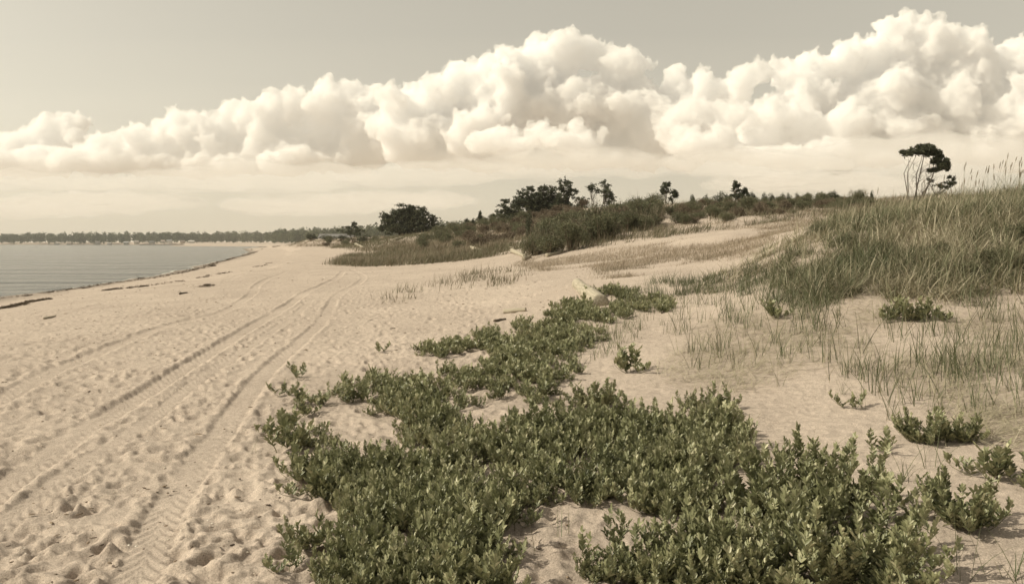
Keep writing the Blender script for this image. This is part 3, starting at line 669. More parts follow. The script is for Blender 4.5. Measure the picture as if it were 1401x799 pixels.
def tuft_mesh(seed, nb, ln, sp=.03, dry=.25):
    r_ = np.random.default_rng(seed); a = r_.uniform(0, 6.28, nb)
    b = np.stack([r_.normal(0, sp, nb), r_.normal(0, sp, nb), np.full(nb, -.01)], 1)
    v = np.where(r_.uniform(size=nb) < dry, r_.uniform(.6, .9, nb), r_.uniform(.1, .4, nb))
    V, q, va = blades(b, a, ln * r_.uniform(.45, 1.15, nb), np.abs(r_.normal(.15, .22, nb)), np.abs(r_.normal(.3, .3, nb)), .0055 * r_.uniform(.7, 1.3, nb), v)
    return mesh_np('grass_tuft', V, [q], (M_GRASS,), va)
TM = [tuft_mesh(400 + i, nb, ln, sp) for i, (nb, ln, sp) in enumerate([(7, .3, .03), (11, .34, .04), (16, .36, .06), (5, .26, .02), (22, .34, .09), (9, .4, .05), (13, .28, .07), (4, .4, .02)])]
r_t = np.random.default_rng(91)
n_t = 0
while n_t < 275:
    u, v = r_t.uniform(880, 1520), 400 + 175 * r_t.uniform() ** 1.5
    x, y, z = ground(u, v)
    if v < 415 and u > 1070: continue
    if v > 505 and u < 1150: continue
    if nz_(np.array([x]), np.array([y]), .8, 95)[0] < -.12 or z > 2.2: continue
    n_t += 1
    o = link('grass_tuft', TM[r_t.integers(8)], label='thin upright green grass tuft in the open sand below the grassy mound', cat='grass tuft', group='sparse grass tufts in the sand at right', loc=(x, y, z))
    o.rotation_euler = (0, 0, r_t.uniform(0, 6.28)); s = r_t.uniform(.7, 1.35); o.scale = (s, s, s)
for u, v, k, s, tx in [(1240,660,1,.9,'grass tuft growing between the rounded dark clump and the pale patch'),(1300,500,4,1.0,'widest grass tuft in the open sand below the mound'),
    (960,505,2,.9,'grass tuft just behind the right end of the middle mat'),(1030,425,5,1.0,'tall thin grass tuft left of the mound foot'),(1225,575,0,1.1,'grass tuft beside the left half of the pale patch'),
    (1330,790,5,.8,'long bladed tuft at the bottom right below the spreading clump'),(1385,795,1,.8,'long bladed tuft at the bottom right corner'),(1280,640,5,.8,'slender tuft beneath the pale green patch'),
    (728,755,7,.7,'three long single blades in the sand gap at the bottom middle'),(770,735,3,.7,'few bent brown stalks in the sand gap right of the single blades'),(345,620,3,.6,'tiny grass tuft alone on the trampled sand at the left'),
    (1070,530,0,.8,'lone tuft on the smooth sand right of the middle mat'),(1345,560,2,1.1,'bushy tuft right above the pale green patch'),(1155,515,1,.9,'tuft on smooth sand in the middle right'),(1040,775,7,.6,'green blades poking from the mat next to the largest clump')]:
    x, y, z = ground(u, v); o = link('grass_tuft', TM[k], label=tx, cat='grass tuft', loc=(x, y, z)); o.scale = (s, s, s); o.rotation_euler = (0, 0, u * .37)

# tall seed heads on the mound crest
def seed_stalks():
    r_ = np.random.default_rng(17); G, Hd = MB(), MB()
    for i in range(58):
        if i < 44: u = r_.choice([r_.uniform(1305, 1345), r_.uniform(1350, 1440), r_.uniform(1365, 1420)]); y = r_.uniform(12.6, 15)
        else: u = r_.uniform(1150, 1300); y = r_.uniform(14, 17)
        x = (u - U0) / F * y; z = float(H(np.array([x]), np.array([y]))[0]); h = r_.uniform(.65, 1.1) if i < 44 else r_.uniform(.5, .7); ln = r_.uniform(.05, .3)
        pts = [np.array([x + ln * h * f * f * .8 - .1 * f, y, z + h * f]) for f in np.linspace(0, 1, 6)]
        G.tube(pts, np.linspace(.003, .0015, 6), 3, .75, cap=False)
        d = pts[-1] - pts[-2]; d /= np.linalg.norm(d); l_ = r_.uniform(.07, .13)
        Hd.tube([pts[-1] + d * l_ * f for f in (-.1, .15, .45, .8, 1.05)], [.003, .006, .008, .005, .001], 5, r_.uniform(.3, .8))
    o = link('seed_stalks', G.mesh('seed_stalks', (M_GRASS,)), kind='stuff', label='tall thin grass stalks with seed heads against the sky on the mound')
    link('seed_heads', Hd.mesh('seed_heads', (M_DRY,)), o, kind='stuff')
seed_stalks()

# ------------------------------------------------------------------ shrubs
def shrub_mesh(seed, w_, h_, n, leaf, mt, brown=.0, lumps=6):
    r_ = np.random.default_rng(seed); mb = MB(); tw = MB()
    for k in range(lumps):
        a = r_.uniform(0, 6.28); rr = r_.uniform(0, .32) * w_; c = np.array([math.cos(a) * rr, math.sin(a) * rr, h_ * r_.uniform(.35, .68)]); R_ = np.array([w_ * .3, w_ * .3, h_ * .36]) * r_.uniform(.6, 1.1)
        V, q = leafcloud(r_, n // lumps, c, R_, leaf, updir=.5); mb.add(V, q, None, np.repeat(np.clip(r_.normal(.45, .2, n // lumps) + r_.normal(0, .08), 0, 1), 4))
        for _ in range(4):
            e = c + r_.normal(0, .22, 3) * R_ * 2 + [0, 0, R_[2] * .6]; tw.tube([[c[0] * .2, c[1] * .2, -.1], (c + e) * .45, e], [.018, .011, .003], 3, r_.uniform(), cap=False)
    V, q, t, va = mb.arr(); V2, q2, t2, va2 = tw.arr(); nn = len(V)
    return mesh_np('shrub', np.concatenate([V, V2]), [np.concatenate([q, q2 + nn])], (mt, M_BROWN), np.concatenate([va, va2]), midx=np.concatenate([np.zeros(len(q)), np.ones(len(q2))]))
SHR = [shrub_mesh(500 + i, 1.7, 1.15, 3600, .065, M_SHRUB, lumps=11) for i in range(5)]
SHB = [shrub_mesh(510 + i, 1.6, .9, 2000, .08, M_BROWN) for i in range(2)]
SHD = [shrub_mesh(520 + i, 1.5, 1.1, 1300, .10, M_PINE) for i in range(3)]
r_s = np.random.default_rng(31)
def put_shrub(u, y, kind, s, label, group, name='bayberry_shrub', sz=1.0):
    x = (u - U0) / F * y; z = float(H(np.array([x]), np.array([y]))[0]); me = kind[r_s.integers(len(kind))]
    o = link(name, me, label=label, cat='shrub', group=group, loc=(x, y, z - .08)); o.rotation_euler = (0, 0, r_s.uniform(0, 6.28)); o.scale = (s, s, s * sz)
G1 = ('dense green shrub in the thicket running up the dune in the middle', 'green shrubs of the thicket on the dune')
for _ in range(105):   # thicket: wide wedge from its foot near the driftwood up to the ridge
    t = r_s.uniform() ** .9; u = 728 + t * 165 + r_s.normal(0, 5); y = 35.5 + 5 * t + r_s.uniform(0, 1) * (22 - 4 * t)
    put_shrub(u, y, SHR if r_s.uniform() < .88 else SHB, r_s.uniform(.6, 1.3), *G1, sz=r_s.uniform(.8, 1.35))
G2 = ('low dull green shrub along the dune ridge under the small dark trees', 'low shrubs along the dune ridge')
for _ in range(170):
    u = r_s.uniform(875, 1190); y = r_s.uniform(42, 62); put_shrub(u, y, SHR if r_s.uniform() < .62 else SHB, r_s.uniform(.4, .85), *G2, sz=r_s.uniform(.6, 1.2))
G3 = ('reddish brown twiggy shrub on the dune in front of the pine group', 'brown twiggy shrubs before the pines')
for _ in range(60):
    u = r_s.uniform(640, 800); y = r_s.uniform(62, 88); put_shrub(u, y, SHB, r_s.uniform(.9, 1.4), *G3, name='twiggy_shrub')
G4 = ('small green shrub on the distant dunes below the broad pine', 'green shrubs on the distant dunes')
for _ in range(60):
    u = r_s.uniform(575, 720); y = r_s.uniform(66, 115); put_shrub(u, y, SHR, r_s.uniform(.8, 1.3), *G4)
for _ in range(40):
    u = r_s.uniform(445, 600); y = r_s.uniform(125, 190); put_shrub(u, y, SHR if r_s.uniform() < .6 else SHB, r_s.uniform(.8, 1.4), *G4)
G5 = ('small dark leafy shrub half hidden in the windswept grass of the mound', 'small shrubs in the mound grass')
for u, y, s in [(1085,13.2,.3),(1130,12.4,.3),(1160,14.5,.34),(1215,13.5,.3),(1235,11.9,.28),(1290,12.6,.34),(1330,11.2,.36),(1352,11.6,.4),(1385,11.3,.4),(1330,14.6,.34),(1385,13.8,.36),(1270,15.5,.3),(1120,16.5,.3),(1405,12.2,.42)]:
    put_shrub(u, y, SHR, s, *G5, sz=.9)
# dark wind clipped bushes along the skyline
DARK = [(948,269,11),(965,270,9),(985,266,20),(996,272,10),(1031,266,14),(1046,267,12),(1057,268,12),(1069,270,10),(1080,271,8),(1092,271,9),(1107,272,8),(1120,272,9),(1133,268,12),(1144,264,14),(855,283,14),(868,284,9),(1192,268,6),(724,291,12)]
for u, vt, wpx in DARK:
    y = 60.0; x = (u - U0) / F * y; z = float(H(np.array([x]), np.array([y]))[0]); top = HC + (V0 - vt) / F * y; h = max(1.0, top - z + .25)
    o = link('dark_bush', SHD[r_s.integers(3)], label='dark wind clipped bush on the skyline of the dune ridge', cat='bush', group='dark bushes on the ridge skyline', loc=(x, y, z - .1))
    o.scale = (wpx / F * y / 1.35, wpx / F * y / 1.35, h / 1.05); o.rotation_euler = (0, 0, r_s.uniform(0, 6))
for u, y, s, sz, tx in [(500,150,3.2,.55,'dark low spreading bush between the small and the broad pine'),(425,190,3.0,.6,'dark flat bush at the far end of the beach before the long grey roof'),(450,185,3.4,.45,'dark flat hedge bush under the long grey roof'),(468,180,2.6,.5,'dark bush at the right end of the long grey roof')]:
    put_shrub(u, y, SHD, s, tx, None, 'dark_bush', sz)

# ------------------------------------------------------------------ pines
def pine(u, y, pads, label, stems=((None, 0, 0),), card=.2, dens=1.0, name='pine_tree', trunk_r=.1, cat='tree', base=None, mt=None, twigs=0, lean=0, seed=0, branch=True, grow=1.0):
    """pads: (u, v, ru, rv) of each foliage mass in photo pixels at distance y; stems: (u at foot, pad index it reaches)"""
    r_ = np.random.default_rng(int(u * 13 + y) + seed); x = (u - U0) / F * y; z = float(H(np.array([x]), np.array([y]))[0]) - .15; k = y / F
    o = link(name, None, label=label, cat=cat, loc=(x, y, z)); Fo, Tr = MB(), MB(); cen = []
    pads = [p for q_ in pads for p in (q_, (q_[0] + r_.normal(0, .7) * q_[2], q_[1] + r_.normal(0, .5) * q_[3], q_[2] * .55, q_[3] * .6))]
    for (pu, pv, ru, rv) in pads:
        ru *= 1.08 * grow; rv *= 1.25 * min(grow, 1.15); c = np.array([(pu - u) * k, r_.uniform(-.5, .5) * ru * k, HC + (V0 - pv) * k - z]); R_ = np.array([ru * k, ru * k * .9, rv * k]); cen.append(c)
        nsub = max(7, int(ru * rv / 5)) if grow < 1.3 else 16
        for _ in range(nsub):
            dd_ = r_.normal(size=3); dd_ /= np.linalg.norm(dd_); cc = c + dd_ * r_.uniform(.3, 1.18) * R_; rs_ = R_ * r_.uniform(.12, .34); rs_[2] = max(rs_[2] * .8, card * .4)
            n = int(dens * 60 * (rs_[0] * rs_[0] + rs_[0] * rs_[2] * 2) / (card * card) * .2) + 9
            V, q = leafcloud(r_, n, cc, rs_, card, updir=.9, asp=.38, surf=.2); Fo.add(V, q, None, np.repeat(np.clip(r_.normal(.45, .2, n) + r_.normal(0, .1), 0, 1), 4))
    for (su, idx, r0) in stems:
        b = np.array([((u if su is None else su) - u) * k, 0, -.1])
        e = cen[2 * idx] if 2 * idx < len(cen) else cen[-1]; mid = b * .45 + e * .55 + np.array([r_.normal(0, .08 if branch else .13), r_.normal(0, .06), .08]) * e[2]
        r0 = r0 or trunk_r; pts = [b, b * .7 + mid * .3 + [r_.normal(0, .03) * e[2], 0, 0], mid, mid * .4 + e * .6, e + [0, 0, .1]]
        Tr.tube(pts, [r0, r0 * .8, r0 * .6, r0 * .4, r0 * .2], 6, r_.uniform(.2, .7))
        for c in (cen if branch else ()):
            if c[2] > mid[2] * .5 and abs(c[0] - mid[0]) < e[2] * .6:
                s0 = b + (mid - b) * r_.uniform(.7, 1.0); Tr.tube([s0, (s0 + c) / 2 + [0, 0, -.04 * e[2]], c], [r0 * .4, r0 * .28, r0 * .12], 4, r_.uniform(.2, .7))
        for _ in range(twigs):
            s0 = b + (e - b) * r_.uniform(.25, .8); e0 = s0 + np.array([r_.normal(.1, .22), r_.normal(0, .2), r_.uniform(.1, .5)]); Tr.tube([s0, (s0 + e0) / 2 + r_.normal(0, .03, 3), e0], [r0 * .25, r0 * .16, .004], 3, r_.uniform(.4, 1), cap=False)
    link('trunk', Tr.mesh('trunk', (M_BARK,)), o); link('crown', Fo.mesh('crown', (mt or M_PINE,)), o)
    return o
pine(560, 128, [(556,291,20,7),(575,291,14,8),(540,295,14,7),(533,304,14,8),(550,303,20,9),(572,304,16,9),(585,308,10,8),(592,309,6,5),(524,310,9,6),(520,314,6,4),(545,314,24,6),(575,313,18,6),(564,287,8,4),(582,297,8,4)],
     'broad round dark pine standing alone at the left end of the dune', stems=((552,4,.25),(560,0,.25),(570,5,.2),(578,6,.15)), card=.34)
pine(484, 145, [(486,309,7,3),(484,313,10,4),(478,317,10,3),(492,317,9,3),(486,320,12,3)], 'small dark conical pine left of the broad one', card=.3)
pine(700, 92, [(692,277,7,3),(688,284,5,4),(699,291,12,6),(705,282,9,5),(711,278,8,4),(682,292,6,4),(716,270,7,4),(696,298,14,4)], 'leftmost low pine of the group with an upturned side branch', stems=((698,2,.1),(706,3,.1)), card=.23, grow=1.28)
pine(724, 90, [(723,262,6,4),(716,267,7,4),(728,259,4,4),(722,275,12,6),(714,283,12,6),(730,285,12,7),(722,294,14,5),(735,272,8,5)], 'second pine of the group with two blunt tips', stems=((720,3,.12),(728,5,.1)), card=.23, grow=1.28)
pine(748, 93, [(748,258,8,3),(741,262,6,4),(755,263,6,4),(747,270,12,6),(740,280,12,7),(756,279,12,7),(748,290,16,6),(760,271,6,3)], 'third pine of the group with a flat spreading top', stems=((748,3,.13),(742,4,.1)), card=.23, grow=1.28)
pine(774, 90, [(773,249,4,4),(771,255,8,4),(779,254,5,3),(775,262,10,4),(783,260,5,2),(768,269,9,5),(780,269,6,4),(772,279,12,6),(764,285,9,6),(781,290,6,4)], 'tallest pine of the group with open tiers of branches', stems=((773,3,.14),), card=.22, grow=1.28)
pine(793, 88, [(799,274,5,2),(794,278,6,3),(797,283,5,3),(790,286,8,4),(787,291,9,4)], 'short leaning pine at the right foot of the tallest one', stems=((788,3,.09),), card=.22, grow=1.28)
pine(812, 84, [(812,256,7,4),(809,260,5,4),(816,261,5,4)], 'thin bare stemmed tree with a small dark tuft on top', stems=((811,0,.05),(813,2,.04)), card=.2, twigs=7)
pine(828, 82, [(826,251,5,3),(829,256,7,4),(833,261,6,4),(826,264,6,3),(837,267,4,4),(829,270,7,2),(839,273,4,4),(834,280,6,5),(842,283,6,4)], 'curved dark tree with ragged head right of the thin stemmed one', stems=((822,1,.05),(824,3,.05),(838,7,.07)), card=.2, twigs=8)
pine(909, 62, [(909,257,5,5),(911,262,5,5),(908,265,4,3),(912,255,2,3)], 'small dark tufted tree, left of two on the ridge', stems=((908,0,.04),), card=.19, twigs=4, trunk_r=.04)
pine(922, 62, [(922,264,4,4),(921,269,4,4),(924,268,3,3)], 'smaller dark tufted tree, right of two on the ridge', stems=((920,0,.04),), card=.19, twigs=4, trunk_r=.04)
pine(1007, 60, [(1006,250,2,3),(1009,255,4,2.5),(1005,259,4,3),(1008,263,3,3),(1003,269,7,4),(1010,271,6,4)], 'wind bent dark tree with a thin ragged top on the middle of the ridge', stems=((1004,1,.05),), card=.18, twigs=4, trunk_r=.04)
pine(1017, 60, [(1020,261,3,2),(1017,264,5,3),(1014,268,5,3),(1019,270,5,4)], 'small bush like tree leaning right beside the wind bent tree', stems=((1014,1,.04),), card=.18, twigs=2, trunk_r=.04)
for u, y, vt, tx in [(657,104,291,'tiny pointed fir left of the pine group'),(647,106,302,'tiniest fir at the left, beyond the pointed fir'),(638,106,301,'thin fir stem far left of the pine group'),(741-76,104,300,'tiny round fir at the foot of the pine group'),(865,80,278,'tiny pointed fir right of the curved tree')]:
    pine(u, y, [(u,vt+2,1.5,2),(u,vt+6,3,2.5),(u,vt+10,4.5,3)], tx, card=.22, name='fir_tree')
pine(1265, 44, [(1250,208,7,3),(1243,212,5,2.5),(1258,205,6,3),(1266,203,7,3.5),(1273,206,7,3),(1279,209,6,3),(1285,212,5,3.5),(1264,210,9,3),(1283,217,5,3),(1281,222,4,2.5),(1289,223,5,4),(1294,227,4,3),(1285,229,6,3),(1277,234,5,2),(1296,231,3,2),(1296,222,2,2)],
     'lone tree with bare twisted stems and a flat wind bent dark top', stems=((1245,0,.035),(1247,2,.03),(1248,3,.05),(1253,7,.04),(1256,5,.04),(1257,8,.035),(1259,12,.03),(1243,1,.02),(1250,9,.03)), card=.13, dens=1.7, trunk_r=.035, twigs=16, branch=False, grow=1.4)
pine(1290, 44, [(1306,247,3,3),(1303,252,4,3),(1298,252,5,3),(1292,255,5,3),(1283,256,5,3),(1272,249,3,3),(1298,244,2,1)], 'low trailing dark branches right of the lone twisted tree', stems=((1262,3,.03),(1264,1,.03)), card=.12, trunk_r=.03, twigs=3, name='juniper_bush', cat='bush')
# ------------------------------------------------------------------ driftwood
def wood_material():
    m, t, b = mat('bleached_driftwood'); n = t.nodes.new; l = t.links.new
    geo = n('ShaderNodeTexCoord'); mp = n('ShaderNodeMapping'); mp.inputs['Scale'].default_value = (3, 30, 30); l(geo.outputs['Object'], mp.inputs[0])
    a = n('ShaderNodeTexNoise'); a.inputs['Scale'].default_value = 1; a.inputs['Detail'].default_value = 6; l(mp.outputs[0], a.inputs[0])
    c = n('ShaderNodeValToRGB'); c.color_ramp.elements[0].position = .3; c.color_ramp.elements[0].color = (.27, .24, .18, 1); c.color_ramp.elements[1].position = .65; c.color_ramp.elements[1].color = (.43, .385, .30, 1)
    l(a.outputs[0], c.inputs[0]); l(c.outputs[0], b.inputs['Base Color']); b.inputs['Roughness'].default_value = .9
    bp = n('ShaderNodeBump'); bp.inputs['Strength'].default_value = .7; bp.inputs['Distance'].default_value = .02; l(a.outputs[0], bp.inputs['Height']); l(bp.outputs[0], b.inputs['Normal'])
    return m
WOOD = wood_material()
DARKW, _t1, _b1 = mat('wet_dark_wood'); _b1.inputs['Base Color'].default_value = (.09, .07, .05, 1); _b1.inputs['Roughness'].default_value = .9

def log(a, b, r0, r1, label, m=None, name='driftwood_log', knots=5, seed=0, sink=.35, branches=0, seg=12, cat='driftwood'):
    """a, b: ground points under the two ends; built along its own x axis"""
    r_ = np.random.default_rng(seed); a = np.array(a, float); b = np.array(b, float)
    if np.linalg.norm(b - a) > .2 * a[1]: b = a + (b - a) / np.linalg.norm(b - a) * (.03 if a[1] > 60 else .2) * a[1]; b[2] = float(H(b[:1], b[1:2])[0])
    ln = np.linalg.norm(b - a); mb = MB()
    n = 14; xs = np.concatenate([[0, .004], np.linspace(.02, .98, n), [.996, 1]]); pts = []; rad = []
    for f in xs:
        r = (r0 + (r1 - r0) * f) * (1 + .05 * math.sin(f * 9 + seed)); e = 1.0
        if f < .003 or f > .998: e = .80
        elif f < .01 or f > .99: e = .95
        pts.append([f * ln, .03 * ln * math.sin(f * 3.1 + seed) * .4, r * (1 - 2 * sink * .5)]); rad.append(r * e)
    mb.tube(pts, rad, seg, .5, jit=.10)
    for k in range(branches):
        f = r_.uniform(.15, .85); s0 = np.array([f * ln, 0, r0]); d = np.array([r_.uniform(-.5, .8), r_.choice([-1, 1]) * r_.uniform(.3, 1), r_.uniform(.2, 1)]) * min(ln, 2.2) * .16
        mb.tube([s0, s0 + d * .5 + r_.normal(0, .02, 3) * min(ln, 2), s0 + d], [r1 * .6, r1 * .4, r1 * .12], 5, .5)
    o = link(name, mb.mesh(name, (m or WOOD,)), label=label, cat=cat, loc=tuple(a))
    d = b - a; o.rotation_euler = (0, -math.atan2(d[2], math.hypot(d[0], d[1])), math.atan2(d[1], d[0])); return o
ga = ground(787, 392); gb = ground(826, 421)
log(ga, gb, .125, .165, 'big pale smooth log half buried in the sand at the head of the green mat', sink=.55, seed=2, seg=20)
log(ground(690, 429), ground(720, 426), .05, .04, 'short grey log lying left of the big log at the mat edge', seed=3)
log(ground(676, 441), ground(692, 438), .03, .02, 'brown stick pushed under the upper edge of the mat', seed=4, m=DARKW)
for a, b, r, br, tx in [((645,341),(658,345),.16,1,'white weathered chunk of driftwood in the dune grass far left'),((702,346),(716,353),.14,2,'forked white driftwood piece at the foot of the thicket'),
    ((716,357),(726,353),.10,1,'short white branch beside the forked driftwood'),((748,352),(770,346),.09,2,'long white branch along the lower edge of the thicket'),((716,344),(719,342),.12,0,'white stub standing at the left corner of the thicket'),
    ((1098,0),(0,0),0,0,None)]:
    if tx: log(ground(*a), ground(*b), r, r * .6, tx, seed=int(a[0]), branches=br, sink=.1)
for a, b, r, br, tx in [((462,331),(470,328),.25,1,'pale driftwood trunk leaning on the far dune below the small pine'),((488,336),(496,340),.22,1,'white driftwood lying at the left end of the low grass patch'),
    ((432,330),(436,330),.2,0,'small white driftwood lump at the far end of the beach'),((540,330),(552,326),.2,1,'bleached branch on the slope under the broad pine')]:
    log(ground(*a), ground(*b), r, r * .6, tx, seed=int(a[0]), branches=br, sink=.1)
for a, b, r, br, tx in [((112,395),(120,394),.05,1,'dark waterlogged stick on the drift line at the left'),((281,358),(289,356),.12,2,'dark tangled branch nearest the water where the shore bends'),((288,365),(296,364),.14,3,'dark root mass in the drift line at the bend of the shore'),
    ((188,382),(198,380),.06,1,'thin stick poking toward the water on the drift line'),((280,391),(288,390),.06,0,'flat dark plank fragment on the middle of the beach'),((352,339),(366,338),.22,3,'dark driftwood heap on the far point of the beach'),
    ((343,342),(345,341),.2,1,'small dark stump at the tip of the far point'),((372,338),(384,337),.2,2,'dark branch right of the heap on the far point'),((246,403),(256,401),.05,1,'dark stick lying in the dry weed, middle left of the beach')]:
    log(ground(*a), ground(*b), r * .65, r * .35, tx, seed=int(a[0]), branches=br, m=DARKW, sink=.1, seg=7)
for a, b, r, tx in [((432,756),(482,735),.012,'half buried brown twig beside the flat sprig at the left of the mat'),((60,437),(76,433),.03,'thin bleached stick on the beach near the left edge'),((905,430),(925,420),.012,'thin dry stick on sand above the middle mat')]:
    log(ground(*a), ground(*b), r, r * .5, tx, seed=int(a[0]), m=DARKW if r < .02 else WOOD, name='driftwood_stick', seg=6, cat='stick')

# ------------------------------------------------------------------ drift line weed and small litter
def scatter():
    r_ = np.random.default_rng(8); mb = MB()
    lines = [([(-40,416),(0,409),(60,402),(115,394),(150,388),(200,382),(250,373),(285,364),(310,356),(338,349),(349,345)], 1100, .45, .045, .2),
             ([(-40,430),(0,423),(50,412),(110,403),(150,397),(200,392)], 500, .16, .03, .25),
             ([(200,392),(240,386),(270,381),(300,375),(340,368),(370,360)], 130, .25, .04, .5),
             ([(330,350),(352,344),(360,340)], 120, .4, .12, .3), ([(228,400),(262,396),(292,391)], 60, .3, .06, .6)]
    for pts, n, sp, sz, gap in lines:
        pl = line_px(pts, .5)
        for _ in range(n):
            i = r_.integers(len(pl)); p = pl[i] + r_.normal(0, sp, 2) * (.5 + 20 / (40 + pl[i][1]))
            if vn(np.array([i * .11]), np.array([n * 1.0]))[0] < gap * 2 - 1: continue
            z = float(H(p[:1], p[1:])[0]); s = sz * r_.uniform(.5, 1.8)
            V, q = leafcloud(r_, 26, (p[0], p[1], z + .015), (s * 1.8, s * 1.3, s * .3), .06, updir=0, out=.9, surf=.1, asp=.3); mb.add(V, q, None, np.repeat(r_.uniform(0, 1, 26), 4))
    m = leafy('dry_seaweed', [(0, (.05, .04, .03)), (1, (.17, .13, .09))], rough=.9, trans=0)
    link('seaweed_wrack', mb.mesh('seaweed_wrack', (m,)), kind='stuff', label='dark dried seaweed strung along the drift lines of the beach')
    lt, sh = MB(), MB(); I, T = ICO[1]
    for i in range(2600):
        y = 3.4 * (60 / 3.4) ** r_.uniform(); x = r_.uniform(-.66, .1) * y
        if nz_(np.array([x]), np.array([y]), .5, 97)[0] < -.2 and r_.uniform() < .7: continue
        z = float(H(np.array([x]), np.array([y]))[0])
        if z < .15: continue
        s = r_.uniform(.0025, .008) * (1 + y * .07)
        if r_.uniform() < .62: lt.add(place(I * [s * r_.uniform(1, 3.2), s, s * .4], x, y, z + .003, r_.uniform(0, 3.1)), None, T, r_.uniform())
        else: sh.add(place(I * [s * 1.1, s * .8, s * .5], x, y, z + .004, r_.uniform(0, 3.1)), None, T, r_.uniform())
    m2 = leafy('weed_scrap', [(0, (.06, .045, .035)), (1, (.25, .19, .13))], rough=.9, trans=0); m3 = leafy('shell_scrap', [(0, (.5, .44, .36)), (1, (.78, .74, .66))], rough=.6, trans=0)
    link('weed_scraps', lt.mesh('weed_scraps', (m2,)), kind='stuff', label='small dark scraps of dry weed scattered over the beach sand')
    link('shell_fragments', sh.mesh('shell_fragments', (m3,)), kind='stuff', label='tiny pale shell fragments scattered over the beach sand')
scatter()

# ------------------------------------------------------------------ far shore
def far_woods():
    r_ = np.random.default_rng(12); mb = MB()
    rows = []
    for row in range(4):   # across the bay
        for x in np.arange(-1500, -150, 9.5 if row else 8):
            y0 = np.interp(x, [-1500, -900, -480, -330, -150], [1395, 1385, 1275, 1180, 1130])
            rows.append((x + r_.normal(0, 3), y0 + row * 22 + r_.normal(0, 6), r_.uniform(12.5, 19) + 1.0 * row, 5.5))
    for row in range(5):   # nearer wood running in behind the beach
        for x in np.arange(-300, 60, 6.5):
            y0 = np.interp(x, [-300, -200, -100, 60], [980, 800, 640, 560])
            rows.append((x + r_.normal(0, 2.5), y0 + row * 16 + r_.normal(0, 5), r_.uniform(11, 16) + 1.2 * row, 4.6))
    for x, y, h, w_ in rows:
        z = float(H(np.array([x]), np.array([y]), False)[0]); tone = r_.normal(.45, .16)
        for k in range(3):
            n = 60; c = (x + r_.normal(0, w_ * .25), y + r_.normal(0, w_ * .25), z + h * (.38 + .14 * k)); V, q = leafcloud(r_, n, c, (w_ * r_.uniform(.5, .8), w_ * .6, h * .3), 2.3 if y > 1000 else 1.5, updir=.2, asp=.8, surf=.5)
            mb.add(V, q, None, np.repeat(np.clip(tone + r_.normal(0, .1, n), 0, 1), 4))
    link('far_woods', mb.mesh('far_woods', (M_FARW,)), kind='stuff', label='long low belt of leafy woods along the far shore of the bay')
far_woods()

def house(u, y, w_, h_, rh, wall, roof, label, rz=0.0, dp=7.0, zoff=0, name='shore_house', win=3):
    x = (u - U0) / F * y; z = float(H(np.array([x]), np.array([y]), False)[0]) + zoff
    o = link(name, None, label=label, cat='house', loc=(x, y, z)); o.rotation_euler = (0, 0, rz)
    mw, _, b = mat('painted_wall'); b.inputs['Base Color'].default_value = (*wall, 1); b.inputs['Roughness'].default_value = .8
    mr, _, b = mat('shingle_roof'); b.inputs['Base Color'].default_value = (*roof, 1); b.inputs['Roughness'].default_value = .9
    mg, _, b = mat('window_glass'); b.inputs['Base Color'].default_value = (.05, .055, .06, 1); b.inputs['Roughness'].default_value = .15
    a, d = w_ / 2, dp / 2
    V = [(-a,-d,-1),(a,-d,-1),(a,d,-1),(-a,d,-1),(-a,-d,h_),(a,-d,h_),(a,d,h_),(-a,d,h_),(-a,0,h_+rh),(a,0,h_+rh)]
    link('wall', mesh_np('wall', V, [[(0,1,5,4),(2,3,7,6),(1,2,6,5),(3,0,4,7)], [(5,6,9),(7,4,8)]], (mw,), smooth=False), o)
    e, f = a + .5, d + .6; t_ = .3; dz = rh * f / d
    top = [(-e,-f,h_+rh-dz+.05),(e,-f,h_+rh-dz+.05),(e,0,h_+rh+.05),(-e,0,h_+rh+.05),(e,f,h_+rh-dz+.05),(-e,f,h_+rh-dz+.05)]
    V = top + [(p[0], p[1], p[2] + t_) for p in top]
    q = [(0,3,2,1),(3,5,4,2),(6,7,8,9),(9,8,10,11),(0,1,7,6),(4,5,11,10),(1,2,8,7),(2,4,10,8),(3,0,6,9),(5,3,9,11)]
    link('roof', mesh_np('roof', V, [q], (mr,), smooth=False), o)
    for k in range(win):
        cx = -a + w_ * (k + .5) / win; hw = .45; V = [(cx-hw,-d-.04,1),(cx+hw,-d-.04,1),(cx+hw,-d-.04,2.3),(cx-hw,-d-.04,2.3),(cx-hw,-d+.02,1),(cx+hw,-d+.02,1),(cx+hw,-d+.02,2.3),(cx-hw,-d+.02,2.3)]
        link('window', mesh_np('window', V, [[(0,1,2,3),(0,4,5,1),(3,2,6,7),(0,3,7,4),(1,5,6,2)]], (mg,), smooth=False), o)
WH, GR, TN = (.55, .53, .48), (.42, .42, .40), (.5, .42, .33)
